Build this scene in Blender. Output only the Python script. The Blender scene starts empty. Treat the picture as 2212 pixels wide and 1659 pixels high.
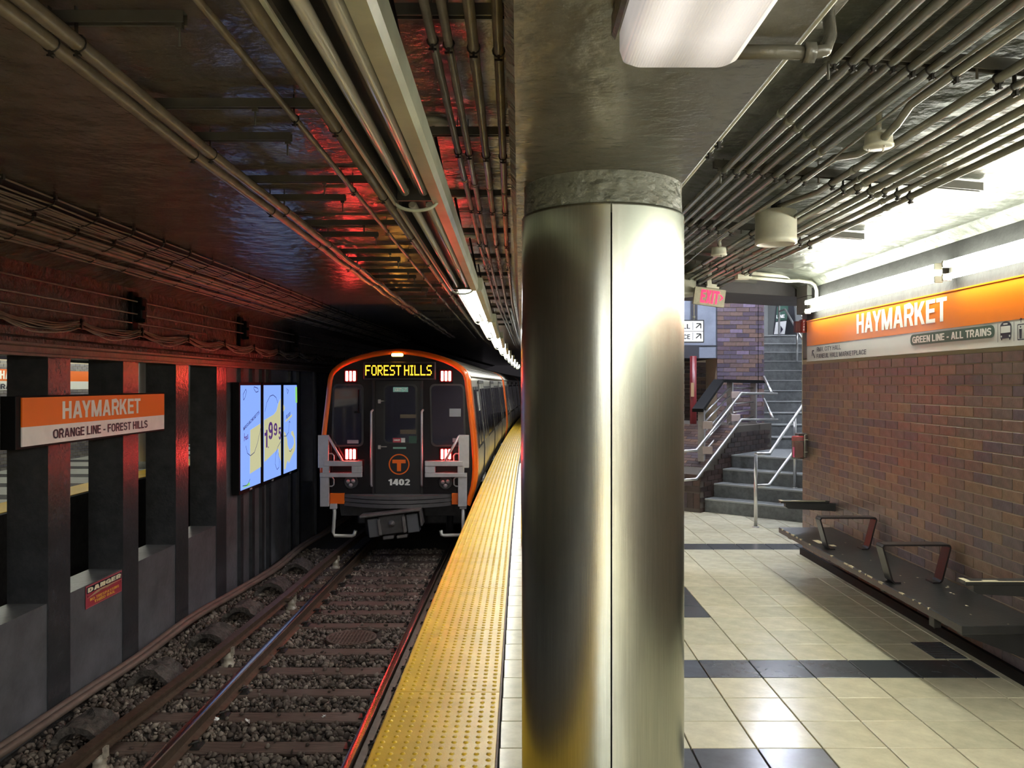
import bpy, math, random
import numpy as np
from mathutils import Vector, Matrix, noise

random.seed(7); RNG = np.random.RandomState(7)
SC = bpy.context.scene
COL = SC.collection
# ---------------------------------------------------------------- camera, world, exposure
F = 1780.0; CX = 1106.0; CY = 829.5; EYE = 1.70
cam_d = bpy.data.cameras.new('camera'); cam_d.sensor_width = 36.0
cam_d.lens = 36.0 * F / 2212.0; cam_d.clip_start = 0.05; cam_d.clip_end = 200
cam = bpy.data.objects.new('camera', cam_d); COL.objects.link(cam)
cam.location = (0, 0, EYE); cam.rotation_euler = (math.pi / 2, 0, 0)
SC.camera = cam
W = bpy.data.worlds.new('underground'); SC.world = W; W.use_nodes = True
W.node_tree.nodes['Background'].inputs[0].default_value = (0.012, 0.011, 0.012, 1)
W.node_tree.nodes['Background'].inputs[1].default_value = 0.3
SC.view_settings.view_transform = 'Standard'; SC.view_settings.look = 'None'
SC.view_settings.gamma = 1.0; SC.view_settings.use_curve_mapping = False
SC.view_settings.exposure = 2.75
SC.cycles.use_denoising = True
SC.cycles.max_bounces = 8; SC.cycles.diffuse_bounces = 4; SC.cycles.glossy_bounces = 4
SC.cycles.sample_clamp_indirect = 6.0; SC.cycles.sample_clamp_direct = 0
SC.cycles.caustics_reflective = True
# strengths of the lamps, the added fill ones too
S_TUBE = 8.0      # bare tubes on the tiled side
S_EDGE = 6.0      # lit tubes over the platform edge, ahead
S_EDGE_BACK = 75.0
S_FILL = 12.0      # unseen fill panels added behind the camera
S_LENS = 0.118       # wraparound lens under the beam
S_RED = 15.0       # tail lights
S_AMBER = 7.0
S_SCREEN = 0.165
S_STAIR = 60.0

# ---------------------------------------------------------------- helpers
def C(y):           # sideways drift of the curved track and platform edge
    d = y - 3.6
    return 0.0086 * d + (0.0005 * d * d if d > 0 else 0)
def P(px, py, y):   # point seen at pixel (px, py) at distance y
    return Vector(((px - CX) * y / F, y, EYE + (CY - py) * y / F))
def YX(px, x): return x * F / (px - CX)

class MB:
    def __init__(s): s.v = []; s.f = []; s.sm = []
    def add(s, vs, fs, smooth=False):
        n = len(s.v); s.v += [tuple(v) for v in vs]
        s.f += [tuple(i + n for i in f) for f in fs]
        s.sm += ([smooth] * len(fs) if isinstance(smooth, bool) else smooth)
        return s
    def box(s, x0, x1, y0, y1, z0, z1, M=None):
        vs = [Vector((x, y, z)) for z in (z0, z1) for y in (y0, y1) for x in (x0, x1)]
        if M: vs = [M @ v for v in vs]
        return s.add(vs, [(0, 2, 3, 1), (4, 5, 7, 6), (0, 1, 5, 4), (2, 6, 7, 3), (0, 4, 6, 2), (1, 3, 7, 5)])
    def bevbox(s, x0, x1, y0, y1, z0, z1, b=0.004, M=None):   # box with all edges chamfered
        vs = []; idx = {}
        X = (x0, x1); Yv = (y0, y1); Z = (z0, z1)
        for i in (0, 1):
            for j in (0, 1):
                for k in (0, 1):
                    for a in range(3):
                        p = [X[i], Yv[j], Z[k]]; sg = [1 - 2 * i, 1 - 2 * j, 1 - 2 * k]
                        for c in range(3):
                            if c != a: p[c] += sg[c] * b
                        idx[(i, j, k, a)] = len(vs); vs.append(Vector(p))
        fs = []
        for i in (0, 1):
            q = [idx[(i, 0, 0, 0)], idx[(i, 1, 0, 0)], idx[(i, 1, 1, 0)], idx[(i, 0, 1, 0)]]; fs.append(q if i else q[::-1])
            q = [idx[(0, i, 0, 1)], idx[(1, i, 0, 1)], idx[(1, i, 1, 1)], idx[(0, i, 1, 1)]]; fs.append(q[::-1] if i else q)
            q = [idx[(0, 0, i, 2)], idx[(1, 0, i, 2)], idx[(1, 1, i, 2)], idx[(0, 1, i, 2)]]; fs.append(q if i else q[::-1])
        for i in (0, 1):
            for j in (0, 1):
                fs.append((idx[(i, j, 0, 0)], idx[(i, j, 1, 0)], idx[(i, j, 1, 1)], idx[(i, j, 0, 1)]))
                fs.append((idx[(i, 0, j, 0)], idx[(i, 1, j, 0)], idx[(i, 1, j, 2)], idx[(i, 0, j, 2)]))
                fs.append((idx[(0, i, j, 1)], idx[(1, i, j, 1)], idx[(1, i, j, 2)], idx[(0, i, j, 2)]))
                for k in (0, 1):
                    fs.append((idx[(i, j, k, 0)], idx[(i, j, k, 1)], idx[(i, j, k, 2)]))
        if M: vs = [M @ v for v in vs]
        return s.add(vs, fs)
    def tube(s, pts, r, n=10, cap=True):
        pts = [Vector(p) for p in pts]; m = len(pts)
        rs = r if isinstance(r, (list, tuple)) else [r] * m
        vs = []; up = None
        for i, p in enumerate(pts):
            d = (pts[min(i + 1, m - 1)] - pts[max(i - 1, 0)]).normalized()
            if up is None:
                up = Vector((0, 0, 1)) if abs(d.z) < 0.9 else Vector((1, 0, 0))
            u = (up - d * up.dot(d)).normalized(); w = d.cross(u); up = u
            for k in range(n):
                a = 2 * math.pi * k / n
                vs.append(p + (u * math.cos(a) + w * math.sin(a)) * rs[i])
        fs = []; sm = []
        for i in range(m - 1):
            for k in range(n):
                a = i * n + k; b = i * n + (k + 1) % n
                fs.append((a, b, b + n, a + n)); sm.append(True)
        if cap:
            fs.append(tuple(range(n))[::-1]); sm.append(False)
            fs.append(tuple(range((m - 1) * n, m * n))); sm.append(False)
        return s.add(vs, fs, sm)
    def lathe(s, prof, c, axis='Z', n=24, a0=0.0, a1=2 * math.pi, smooth=True):
        # prof: (radius, height) pairs
        full = abs(a1 - a0 - 2 * math.pi) < 1e-6
        cols = n if full else n + 1; vs = []; c = Vector(c)
        for (r, h) in prof:
            for k in range(cols):
                a = a0 + (a1 - a0) * k / n
                x, y = r * math.cos(a), r * math.sin(a)
                v = {'Z': (x, y, h), 'Y': (x, h, y), 'X': (h, x, y)}[axis]
                vs.append(c + Vector(v))
        fs = []
        for i in range(len(prof) - 1):
            for k in range(n):
                a = i * cols + k; b = i * cols + (k + 1) % cols
                fs.append((a, b, b + cols, a + cols))
        return s.add(vs, fs, smooth)
    def disc(s, c, r, axis='Z', n=20):
        c = Vector(c); vs = []
        for k in range(n):
            a = 2 * math.pi * k / n; x, y = r * math.cos(a), r * math.sin(a)
            vs.append(c + Vector({'Z': (x, y, 0), 'Y': (x, 0, y), 'X': (0, x, y)}[axis]))
        return s.add(vs, [tuple(range(n))])
    def prism(s, poly, d0, d1, fn):     # poly in 2-D, pushed from depth d0 to d1; fn(a, b, d) -> point
        n = len(poly)
        vs = [fn(a, b, d0) for a, b in poly] + [fn(a, b, d1) for a, b in poly]
        fs = [tuple(range(n))[::-1], tuple(range(n, 2 * n))]
        fs += [(i, (i + 1) % n, (i + 1) % n + n, i + n) for i in range(n)]
        return s.add(vs, fs)
    def sweep(s, sec, ys, fn, closed=True, smooth=False, caps=True):   # section swept along y; fn(a, b, y) -> point
        n = len(sec); vs = []
        for y in ys: vs += [fn(a, b, y) for a, b in sec]
        fs = []
        for i in range(len(ys) - 1):
            for k in range(n if closed else n - 1):
                a = i * n + k; b = i * n + (k + 1) % n
                fs.append((a, b, b + n, a + n))
        k = len(fs)
        if closed and caps:
            fs.append(tuple(range(n))[::-1]); fs.append(tuple(range((len(ys) - 1) * n, len(ys) * n)))
        return s.add(vs, fs, [smooth] * k + [False] * (len(fs) - k))
    def mesh(s, name, mat=None):
        me = bpy.data.meshes.new(name); me.from_pydata(s.v, [], s.f)
        me.polygons.foreach_set('use_smooth', s.sm); 
        if mat: me.materials.append(mat)
        me.update(); return me

def fixn(me):
    import bmesh
    bm = bmesh.new(); bm.from_mesh(me); bmesh.ops.recalc_face_normals(bm, faces=bm.faces); bm.to_mesh(me); bm.free()
def obj(name, mb, mat=None, parent=None, label=None, cat=None, kind=None, group=None, fix=True):
    if isinstance(mb, MB):
        me = mb.mesh(name, mat)
        if fix: fixn(me)
    else: me = mb
    o = bpy.data.objects.new(name, me); COL.objects.link(o)
    if parent: o.parent = parent; o.matrix_parent_inverse = parent.matrix_world.inverted()
    tag(o, label, cat, kind, group); return o
def tag(o, label=None, cat=None, kind=None, group=None):
    if label: o['label'] = label
    if cat: o['category'] = cat
    if kind: o['kind'] = kind
    if group: o['group'] = group
    return o
def empty(name, loc, label, cat, group=None, kind=None):
    o = bpy.data.objects.new(name, None); COL.objects.link(o); o.location = loc
    o.empty_display_size = 0.1
    o.matrix_world = Matrix.Translation(Vector(loc))
    return tag(o, label, cat, kind, group)
def inst(name, me, parent, loc, rot=(0, 0, 0), scale=(1, 1, 1)):
    o = bpy.data.objects.new(name, me); COL.objects.link(o)
    o.parent = parent
    M = Matrix.Translation(Vector(loc)) @ Matrix.Rotation(rot[2], 4, 'Z') @ Matrix.Rotation(rot[1], 4, 'Y') @ Matrix.Rotation(rot[0], 4, 'X') @ Matrix.Diagonal((*scale, 1))
    o.matrix_basis = (parent.matrix_world.inverted() @ M) if parent else M
    return o
ORD = 'first second third fourth fifth sixth seventh eighth ninth tenth eleventh twelfth thirteenth fourteenth fifteenth sixteenth seventeenth eighteenth nineteenth twentieth'.split()

# frames for flat signs: origin, right, up
def frame(o, u, v):
    u = Vector(u).normalized(); v = Vector(v).normalized(); n = u.cross(v)
    M = Matrix(((u.x, v.x, n.x, o[0]), (u.y, v.y, n.y, o[1]), (u.z, v.z, n.z, o[2]), (0, 0, 0, 1)))
    return M
# condensed grotesque capitals drawn as thick strokes (cap height 1)
def _arc(cx, cy, rx, ry, a0, a1, n=7):
    return [(cx + rx * math.cos(math.radians(a0 + (a1 - a0) * k / n)), cy + ry * math.sin(math.radians(a0 + (a1 - a0) * k / n))) for k in range(n + 1)]
def _thick(pts, t):      # mitred polyline -> quads
    h = t / 2; n = len(pts); L = []; R = []
    for i in range(n):
        a = pts[max(i - 1, 0)]; b = pts[i]; c = pts[min(i + 1, n - 1)]
        d1 = (b[0] - a[0], b[1] - a[1]) if i > 0 else (c[0] - b[0], c[1] - b[1]); d2 = (c[0] - b[0], c[1] - b[1]) if i < n - 1 else d1
        l1 = math.hypot(*d1) or 1; l2 = math.hypot(*d2) or 1; n1 = (-d1[1] / l1, d1[0] / l1); n2_ = (-d2[1] / l2, d2[0] / l2)
        m = (n1[0] + n2_[0], n1[1] + n2_[1]); q = m[0] ** 2 + m[1] ** 2; f = 2 / q if q > .2 else 1 / max(q ** .5, .1); f = min(f, 1.6)
        L.append((b[0] + m[0] * h * f, b[1] + m[1] * h * f)); R.append((b[0] - m[0] * h * f, b[1] - m[1] * h * f))
    return [[R[i], R[i + 1], L[i + 1], L[i]] for i in range(n - 1)]
def _hc(x0, y0, x1, y1, t):     # slanted stroke cut level at both ends
    L = math.hypot(x1 - x0, y1 - y0); k = t / 2 * L / abs(y1 - y0)
    q = [(x0 - k, y0), (x0 + k, y0), (x1 + k, y1), (x1 - k, y1)]
    return q if y1 > y0 else q[::-1]
def glyph(c, t, W=.56):
    h = t / 2; w = W; P_ = []; T_ = lambda *p: P_.extend(_thick(list(p), t)); H = lambda *a: P_.append(_hc(*a, t))
    V = lambda x, a=0, b=1: T_((x, a), (x, b)); B = lambda y, a=0, b=None: T_((a, y), (w if b is None else b, y))
    if c == 'I' : w = t; V(h)
    elif c == '1': w = .36; V(w - h); T_((.0, .74), (w - h, .80))
    elif c == 'L': w = .48; V(h); B(h)
    elif c == 'E': w = .50; V(h); B(h); B(1 - h); B(.52, 0, w * .94)
    elif c == 'F': w = .48; V(h); B(1 - h); B(.52, 0, w * .92)
    elif c == 'T': w = .54; V(w / 2); B(1 - h)
    elif c == 'H': V(h); V(w - h); B(.52)
    elif c == 'A': w = .64; H(h * 1.15, 0, w / 2 - h * .25, 1); H(w - h * 1.15, 0, w / 2 + h * .25, 1); T_((w * .22, .24 + h * .6), (w * .78, .24 + h * .6))
    elif c == 'V': w = .62; H(w / 2 - h * .1, 0, h * 1.1, 1); H(w / 2 + h * .1, 0, w - h * 1.1, 1)
    elif c == 'M': w = .72; V(h); V(w - h); H(w / 2, 0, h * 1.2, 1); H(w / 2, 0, w - h * 1.2, 1)
    elif c == 'W': w = .88; H(w * .27, 0, h * 1.1, 1); H(w * .27, 0, w / 2, 1); H(w * .73, 0, w / 2, 1); H(w * .73, 0, w - h * 1.1, 1)
    elif c == 'N': V(h); V(w - h); H(w - h * 1.15, 0, h * 1.15, 1)
    elif c == 'K': w = .60; V(h); H(h * 1.6, .36, w - h * 1.3, 1); H(w - h * 1.2, 0, w * .42, .62)
    elif c == 'X': w = .6; H(h * 1.2, 0, w - h * 1.2, 1); H(w - h * 1.2, 0, h * 1.2, 1)
    elif c == 'Y': w = .62; V(w / 2, 0, .46); H(w / 2, .40, h * 1.15, 1); H(w / 2, .40, w - h * 1.15, 1)
    elif c == 'Z': w = .54; B(h); B(1 - h); H(h * 1.4, t * .9, w - h * 1.4, 1 - t * .9)
    elif c in 'RP':
        r = .225; V(h); T_(*([(0, 1 - h), (w - r - h * .2, 1 - h)] + _arc(w - r - h * .2, 1 - h - r, r - h * .8 + h * .2, r, 90, -90) [0:] + [(0, 1 - h - 2 * r)]))
        if c == 'R': H(w - h * 1.05, 0, w * .60, 1 - h - 2 * r)
    elif c == 'B':
        for y0, y1 in ((.5, 1 - h), (h, .5)):
            r = (y1 - y0) / 2; T_(*([(0, y1), (w - r, y1)] + _arc(w - r, (y0 + y1) / 2, r - h, r, 90, -90) + [(0, y0)]))
        V(h)
    elif c == 'D': V(h); r = .3; T_(*([(0, 1 - h), (w - r, 1 - h)] + _arc(w - r, 1 - r - h, r - h, r, 90, 0) + _arc(w - r, r + h, r - h, r, 0, -90) + [(0, h)]))
    elif c in 'OQ0':
        w = .60 if c != '0' else .54; r = w / 2 - h; p = _arc(w / 2, 1 - h - .25, r, .25, 180, 0, 10) + _arc(w / 2, h + .25, r, .25, 0, -180, 10); p.append(p[0]); p.append(p[1]); T_(*p)
    elif c in 'CG':
        w = .58; r = w / 2 - h; p = _arc(w / 2, 1 - h - .25, r, .25, 8, 180, 10) + _arc(w / 2, h + .25, r, .25, 180, 352, 10)
        if c == 'G': p = _arc(w / 2, 1 - h - .25, r, .25, 12, 180, 10) + _arc(w / 2, h + .25, r, .25, 180, 350, 10) + [(w - h, .50)]; T_((w / 2, .48), (w, .48)); V(w - h, 0, .4)
        T_(*p)
    elif c == 'U': r = w / 2 - h; T_(*([(h, 1)] + _arc(w / 2, h + .24, r, .24, 180, 360, 10) + [(w - h, 1)]))
    elif c == 'J': w = .46; r = w / 2 - h; T_(*([(h, .3)] + _arc(w / 2, h + .2, r, .2, 180, 360, 8) + [(w - h, 1)]))
    elif c in 'S5':
        if c == 'S': p = _arc(w / 2, 1 - h - .21, w / 2 - h, .21, 15, 180, 8) + _arc(w / 2, .5 + .23, w / 2 - h, .22, 190, 262, 4) + _arc(w / 2, .5 - .20, w / 2 - h, .215, 80, 0, 5) + _arc(w / 2, h + .21, w / 2 - h, .21, 0, -165, 9); T_(*p)
        else: w = .54; T_((w - .04, 1 - h), (h * 1.3, 1 - h), (h, .50)); T_(*([(h, .50)] + _arc(w / 2, .34, w / 2 - h, .26, 140, -165, 12)))
    elif c in '92':
        w = .54
        if c == '9': p = _arc(w / 2, .68, w / 2 - h, .32 - h, 0, 360, 14); T_(*(p + [p[1]])); T_(*([(w - h, .7)] + _arc(w / 2, h + .22, w / 2 - h, .22, 0, -160, 8)))
        else: T_(*(_arc(w / 2, .70, w / 2 - h, .30 - h, 170, -30, 9) + [(h * 1.3, h * 1.4)])); B(h)
    elif c == '4': w = .58; V(w * .74); T_((0, .30), (w, .30)); H(h * .9, .27, w * .74 - h * .4, 1)
    elif c == '-': w = .32; T_((0, .38), (w, .38))
    elif c == ',': w = t; T_((h, t), (h, 0)); P_.append([(0, -.12), (t * .4, -.12), (t, 0), (t * .4, 0)])
    elif c == ' ': w = .20
    else: w = .3; V(h)
    return P_, w
def text(name, body, w, h, M, mat, parent, bold=0.018, depth=0.0015, label=None, t=None, gap=.055):
    """lettering of width w and height h whose lower left corner is M's origin"""
    t = t or (.13 + bold * 2.2); x = 0; polys = []; used = []
    for c in body.upper():
        g, gw = glyph(c, t)
        for q in g: polys.append([(a + x, b) for a, b in q])
        x += gw + gap
        nx_ = body.upper()[len(used) + 1:len(used) + 2]; used.append(c)
        if (c + nx_) in ('AY', 'YM', 'LT', 'RT', 'TA', 'AT', 'AV', 'VA', 'LY'): x -= .10 if c + nx_ != 'YM' else .03
    x -= gap; lo = 0; k = w / x; mb = MB()
    for i, q in enumerate(polys):
        n = len(mb.v); mb.v += [tuple(M @ Vector((a * k, b * h, depth + .00025 * (i % 7)))) for a, b in q]; mb.f.append(tuple(range(n, n + len(q)))); mb.sm.append(False)
    return obj(name, mb.mesh(name, mat), None, parent, label)
def plate(mb, M, a0, a1, b0, b1, d0, d1):   # a slab in a sign's frame
    return mb.box(a0, a1, b0, b1, d0, d1, M)
def flat(name, poly, M, mat, parent, d=0.001, t=0.0, label=None):
    mb = MB(); mb.prism(poly, d - 0.0008 if not t else d, d + t, lambda a, b, c: M @ Vector((a, b, c)))
    return obj(name, mb, mat, parent, label)
def circ(cx, cy, r, n=32, a0=0, a1=2 * math.pi, ry=None):
    return [(cx + r * math.cos(a0 + (a1 - a0) * k / n), cy + (ry or r) * math.sin(a0 + (a1 - a0) * k / n)) for k in range(n + (0 if abs(a1 - a0 - 2 * math.pi) < 1e-6 else 1))]
def rrect(x0, x1, y0, y1, r, n=5):
    p = []
    for cx, cy, a in ((x1 - r, y1 - r, 0), (x0 + r, y1 - r, 90), (x0 + r, y0 + r, 180), (x1 - r, y0 + r, 270)):
        p += [(cx + r * math.cos(math.radians(a + 90 * k / n)), cy + r * math.sin(math.radians(a + 90 * k / n))) for k in range(n + 1)]
    return p
def stroke(pts, w):      # flat line of width w as a polygon strip (list of quads)
    out = []
    for (a, b), (c, d) in zip(pts[:-1], pts[1:]):
        L = math.hypot(c - a, d - b) or 1; nx, ny = -(d - b) / L * w / 2, (c - a) / L * w / 2
        out.append([(a - nx, b - ny), (c - nx, d - ny), (c + nx, d + ny), (a + nx, b + ny)])
    return out
def strokes(name, lines, w, M, mat, parent, d=0.002):
    mb = MB()
    for pts in lines:
        for q in stroke(pts, w):
            n = len(mb.v); mb.v += [tuple(M @ Vector((a, b, d))) for a, b in q]; mb.f.append((n, n + 1, n + 2, n + 3)); mb.sm.append(False)
    return obj(name, mb, mat, parent, fix=False)

# ---------------------------------------------------------------- materials
def mat(name, col=(0.5, 0.5, 0.5), rough=0.5, metal=0.0, emis=None, strength=0, spec=0.5, bump=0, bscale=20, var=0, vscale=6, coat=0,
        rnd=None, island=False, dist=0.01, col2=None, bdetail=4, stretch=None, trans=0):
    m = bpy.data.materials.new(name); m.use_nodes = True
    nt = m.node_tree; N = nt.nodes; L = nt.links; b = N['Principled BSDF']
    b.inputs['Base Color'].default_value = (*col, 1); b.inputs['Roughness'].default_value = rough
    b.inputs['Metallic'].default_value = metal
    b.inputs['Specular IOR Level'].default_value = spec
    if coat: b.inputs['Coat Weight'].default_value = coat; b.inputs['Coat Roughness'].default_value = 0.12
    if trans: b.inputs['Transmission Weight'].default_value = trans
    if emis: b.inputs['Emission Color'].default_value = (*emis, 1); b.inputs['Emission Strength'].default_value = strength
    tc = N.new('ShaderNodeTexCoord'); vec = tc.outputs['Object']
    if stretch:
        mp = N.new('ShaderNodeMapping'); mp.inputs['Scale'].default_value = stretch; L.new(vec, mp.inputs['Vector']); vec = mp.outputs['Vector']
    base = None
    if rnd:      # list of colours picked per object (or per mesh island)
        r = N.new('ShaderNodeValToRGB'); r.color_ramp.interpolation = 'CONSTANT'
        el = r.color_ramp.elements
        while len(el) < len(rnd): el.new(0.5)
        for i, c in enumerate(rnd): el[i].position = i / len(rnd); el[i].color = (*c, 1)
        if island: g = N.new('ShaderNodeNewGeometry'); L.new(g.outputs['Random Per Island'], r.inputs[0])
        else: g = N.new('ShaderNodeObjectInfo'); L.new(g.outputs['Random'], r.inputs[0])
        base = r.outputs[0]
    if var or col2:
        nz = N.new('ShaderNodeTexNoise'); nz.inputs['Scale'].default_value = vscale; nz.inputs['Detail'].default_value = 6
        nz.inputs['Roughness'].default_value = 0.65; L.new(vec, nz.inputs['Vector'])
        mr = N.new('ShaderNodeMapRange'); mr.inputs['From Min'].default_value = 0.35; mr.inputs['From Max'].default_value = 0.65
        L.new(nz.outputs['Fac'], mr.inputs['Value'])
        mx = N.new('ShaderNodeMix'); mx.data_type = 'RGBA'; 
        if col2:
            L.new(mr.outputs[0], mx.inputs['Factor'])
            mx.inputs['A'].default_value = (*col, 1); mx.inputs['B'].default_value = (*col2, 1)
            if base: L.new(base, mx.inputs['A'])
        else:
            mx.blend_type = 'MULTIPLY'; mx.inputs['Factor'].default_value = 1
            mr.inputs['To Min'].default_value = 1 - var; mr.inputs['To Max'].default_value = 1 + var * 0.3
            mx.inputs['A'].default_value = (*col, 1)
            if base: L.new(base, mx.inputs['A'])
            L.new(mr.outputs[0], mx.inputs['B'])
        base = mx.outputs['Result']
    if base: L.new(base, b.inputs['Base Color'])
    if bump:
        n2 = N.new('ShaderNodeTexNoise'); n2.inputs['Scale'].default_value = bscale; n2.inputs['Detail'].default_value = bdetail
        L.new(vec, n2.inputs['Vector'])
        bp = N.new('ShaderNodeBump'); bp.inputs['Strength'].default_value = bump; bp.inputs['Distance'].default_value = dist
        L.new(n2.outputs['Fac'], bp.inputs['Height']); L.new(bp.outputs[0], b.inputs['Normal'])
    return m
def srgb(h):
    h = h.lstrip('#'); return tuple((lambda c: c / 12.92 if c <= 0.04045 else ((c + 0.055) / 1.055) ** 2.4)(int(h[i:i + 2], 16) / 255) for i in (0, 2, 4))

M_CEIL = mat('painted_concrete_ceiling', (0.16, 0.135, 0.112), 0.18, bump=0.5, bscale=5, dist=0.05, bdetail=8, var=0.25, vscale=3, spec=0.6)
M_CEILR = mat('painted_plaster_ceiling', (0.085, 0.09, 0.07), 0.33, bump=0.7, bscale=6, dist=0.05, bdetail=10, var=0.15, vscale=3, spec=0.35)
M_BEAM = mat('painted_beam', (0.15, 0.14, 0.118), 0.25, bump=0.45, bscale=14, dist=0.02, bdetail=8, var=0.2, vscale=4, spec=0.6)
M_PILLAR = mat('charcoal_pillar_paint', (0.04, 0.041, 0.046), 0.25, spec=0.8, bump=0.4, bscale=22, dist=0.01, var=0.3, vscale=5)
M_SILL = mat('grey_parapet_paint', (0.115, 0.113, 0.125), 0.36, bump=0.4, bscale=14, dist=0.01, var=0.3, vscale=4)
M_UPPER = mat('rough_painted_band', (0.085, 0.055, 0.047), 0.25, bump=1.0, bscale=16, dist=0.04, bdetail=10, var=0.5, vscale=7, spec=0.6)
M_STEELP = mat('painted_lintel_steel', (0.13, 0.085, 0.07), 0.35, bump=0.5, bscale=20, dist=0.01, var=0.3)
M_COND = mat('painted_conduit', (0.25, 0.25, 0.205), 0.24, spec=0.7, bump=0.15, bscale=60, dist=0.003, var=0.15)
M_CONDL = mat('painted_conduit_brown', (0.27, 0.225, 0.17), 0.24, spec=0.7, bump=0.2, bscale=60, dist=0.003, var=0.25)
M_CABLE = mat('cable_jacket', (0.30, 0.24, 0.19), 0.35, var=0.3)
M_STRUT = mat('strut_channel_paint', (0.085, 0.08, 0.068), 0.4, var=0.2)
M_CLAMP = mat('dark_clamp', (0.035, 0.032, 0.03), 0.4, metal=0.4)
M_BLACK = mat('matte_black', (0.003, 0.003, 0.003), 0.6, spec=.2)
M_WHITEP = mat('ivory_enamel', (0.62, 0.61, 0.50), 0.35, var=0.15, vscale=8)
M_REFL = mat('lamp_reflector', (0.70, 0.70, 0.66), 0.3)
M_TUBEOFF = mat('unlit_lamp_tube', (0.42, 0.40, 0.36), 0.12, spec=0.9)
M_TUBE = mat('lit_lamp_tube', (0.9, 0.9, 0.9), 0.3, emis=(.97, 1.0, 0.86), strength=S_TUBE)
M_TUBE2 = mat('lit_edge_tube', (0.9, 0.9, 0.9), 0.3, emis=(.98, 1.0, 0.95), strength=S_EDGE)
M_TUBE3 = mat('lit_back_tube', (0.9, 0.9, 0.9), 0.3, emis=(.95, .98, .96), strength=S_EDGE_BACK)
M_STEEL = mat('brushed_stainless', (0.49, 0.50, 0.44), 0.27, metal=1.0, bump=0.05, bscale=6, stretch=(60, 60, 1.2), dist=0.004, var=0.12, vscale=3)
M_STEELR = mat('satin_rail_steel', (0.6, 0.59, 0.57), 0.3, metal=1.0)
M_CAP = mat('plastered_column_cap', (0.20, 0.205, 0.165), 0.3, bump=1.0, bscale=18, dist=0.03, bdetail=9, stretch=(1, 1, 1.6), var=0.2, spec=0.6)
M_YEL = mat('yellow_tactile_panel', (0.80, 0.50, 0.035), 0.33, var=0.22, vscale=2.2, bump=0.3, bscale=150, dist=0.002)
M_TILE = mat('cream_floor_tile', (0.56, 0.53, 0.40), 0.2, rnd=[(0.63, 0.58, 0.415), (0.67, 0.62, 0.455), (0.64, 0.60, 0.445), (0.69, 0.635, 0.465), (0.61, 0.57, 0.415)], var=0.16, vscale=9, spec=0.5, bump=0.06, bscale=7, dist=0.01)
M_TILED = mat('slate_floor_tile', (0.075, 0.08, 0.088), 0.22, rnd=[(0.07, 0.076, 0.085), (0.085, 0.09, 0.1), (0.078, 0.083, 0.09)], var=0.2, vscale=8, bump=0.06, bscale=7, dist=0.01)
M_GROUT = mat('tile_grout', (0.07, 0.062, 0.055), 0.8)
M_CONC = mat('bare_concrete', (0.23, 0.22, 0.20), 0.7, bump=0.5, bscale=18, dist=0.015, var=0.4, vscale=5)
M_STAIR = mat('granite_stair', (0.15, 0.157, 0.155), 0.55, var=0.35, vscale=14, bump=0.2, bscale=60, dist=0.003)
M_DARKC = mat('sooty_concrete', (0.035, 0.03, 0.028), 0.8, bump=0.6, bscale=12, dist=0.03, var=0.4)
BR = ['#7c685e', '#866b5e', '#706466', '#7b6964', '#8d735f', '#685e65', '#7e665f', '#917863', '#746666', '#665d66', '#867267', '#766760']
M_BRICK = mat('glazed_brick', rough=0.3, rnd=[srgb(x) for x in BR], var=0.3, vscale=22, bump=0.4, bscale=40, dist=0.004)
M_BRICKI = mat('glazed_brick_far', rough=0.3, rnd=[srgb(x) for x in BR], island=True, var=0.3, vscale=22, bump=0.4, bscale=40, dist=0.004)
M_MORTAR = mat('mortar', (0.42, 0.35, 0.25), 0.85, bump=0.3, bscale=80, dist=0.003)
M_BENCH = mat('worn_black_paint', (0.022, 0.022, 0.022), 0.32, bump=0.2, bscale=30, dist=0.004, var=0.3)
M_CHIP = mat('chipped_cream_undercoat', (0.62, 0.55, 0.38), 0.6)
M_ORANGE = mat('orange_sign_enamel', srgb('#e0740f'), 0.25, coat=0.4)
M_SIGNW = mat('white_sign_enamel', (0.60, 0.60, 0.58), 0.22, coat=0.5)
M_INK = mat('dark_sign_lettering', (0.015, 0.014, 0.03), 0.4)
M_LETW = mat('white_lettering', (0.80, 0.78, 0.74), 0.35)
M_GREEN = mat('green_sign_enamel', (0.035, 0.085, 0.06), 0.3)
M_RED = mat('red_enamel', (0.33, 0.035, 0.03), 0.35)
M_REDS = mat('red_sign_plate', srgb('#a83a48'), 0.4)
M_BRONZE = mat('rusty_rail', (0.10, 0.065, 0.045), 0.5, metal=0.3, var=0.4, vscale=18, bump=0.3, bscale=40, dist=0.003)
M_RAILTOP = mat('polished_rail_head', (0.45, 0.42, 0.40), 0.2, metal=1.0, bump=0.1, bscale=5, stretch=(30, 1, 30), dist=0.003)
M_TIE = mat('weathered_tie', (0.12, 0.078, 0.062), 0.75, stretch=(1, 12, 12), var=0.5, vscale=3, bump=0.6, bscale=6, dist=0.01)
M_STONE = mat('ballast_stone', rough=0.75, rnd=[(0.075, 0.054, 0.044), (0.13, 0.096, 0.078), (0.095, 0.068, 0.055), (0.17, 0.135, 0.11), (0.065, 0.047, 0.04), (0.24, 0.195, 0.16), (0.10, 0.074, 0.058)], island=True)
M_BED = mat('ballast_bed', (0.035, 0.028, 0.024), 0.9, bump=1, bscale=40, dist=0.03)
M_PORC = mat('porcelain_insulator', (0.36, 0.31, 0.25), 0.35, var=0.4, vscale=20)
M_PIPE = mat('dusty_brown_pipe', (0.14, 0.10, 0.08), 0.55, var=0.25)
M_STONEC = mat('crumbling_concrete', (0.085, 0.07, 0.062), 0.85, bump=1, bscale=25, dist=0.03, var=0.6, vscale=9)
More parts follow.
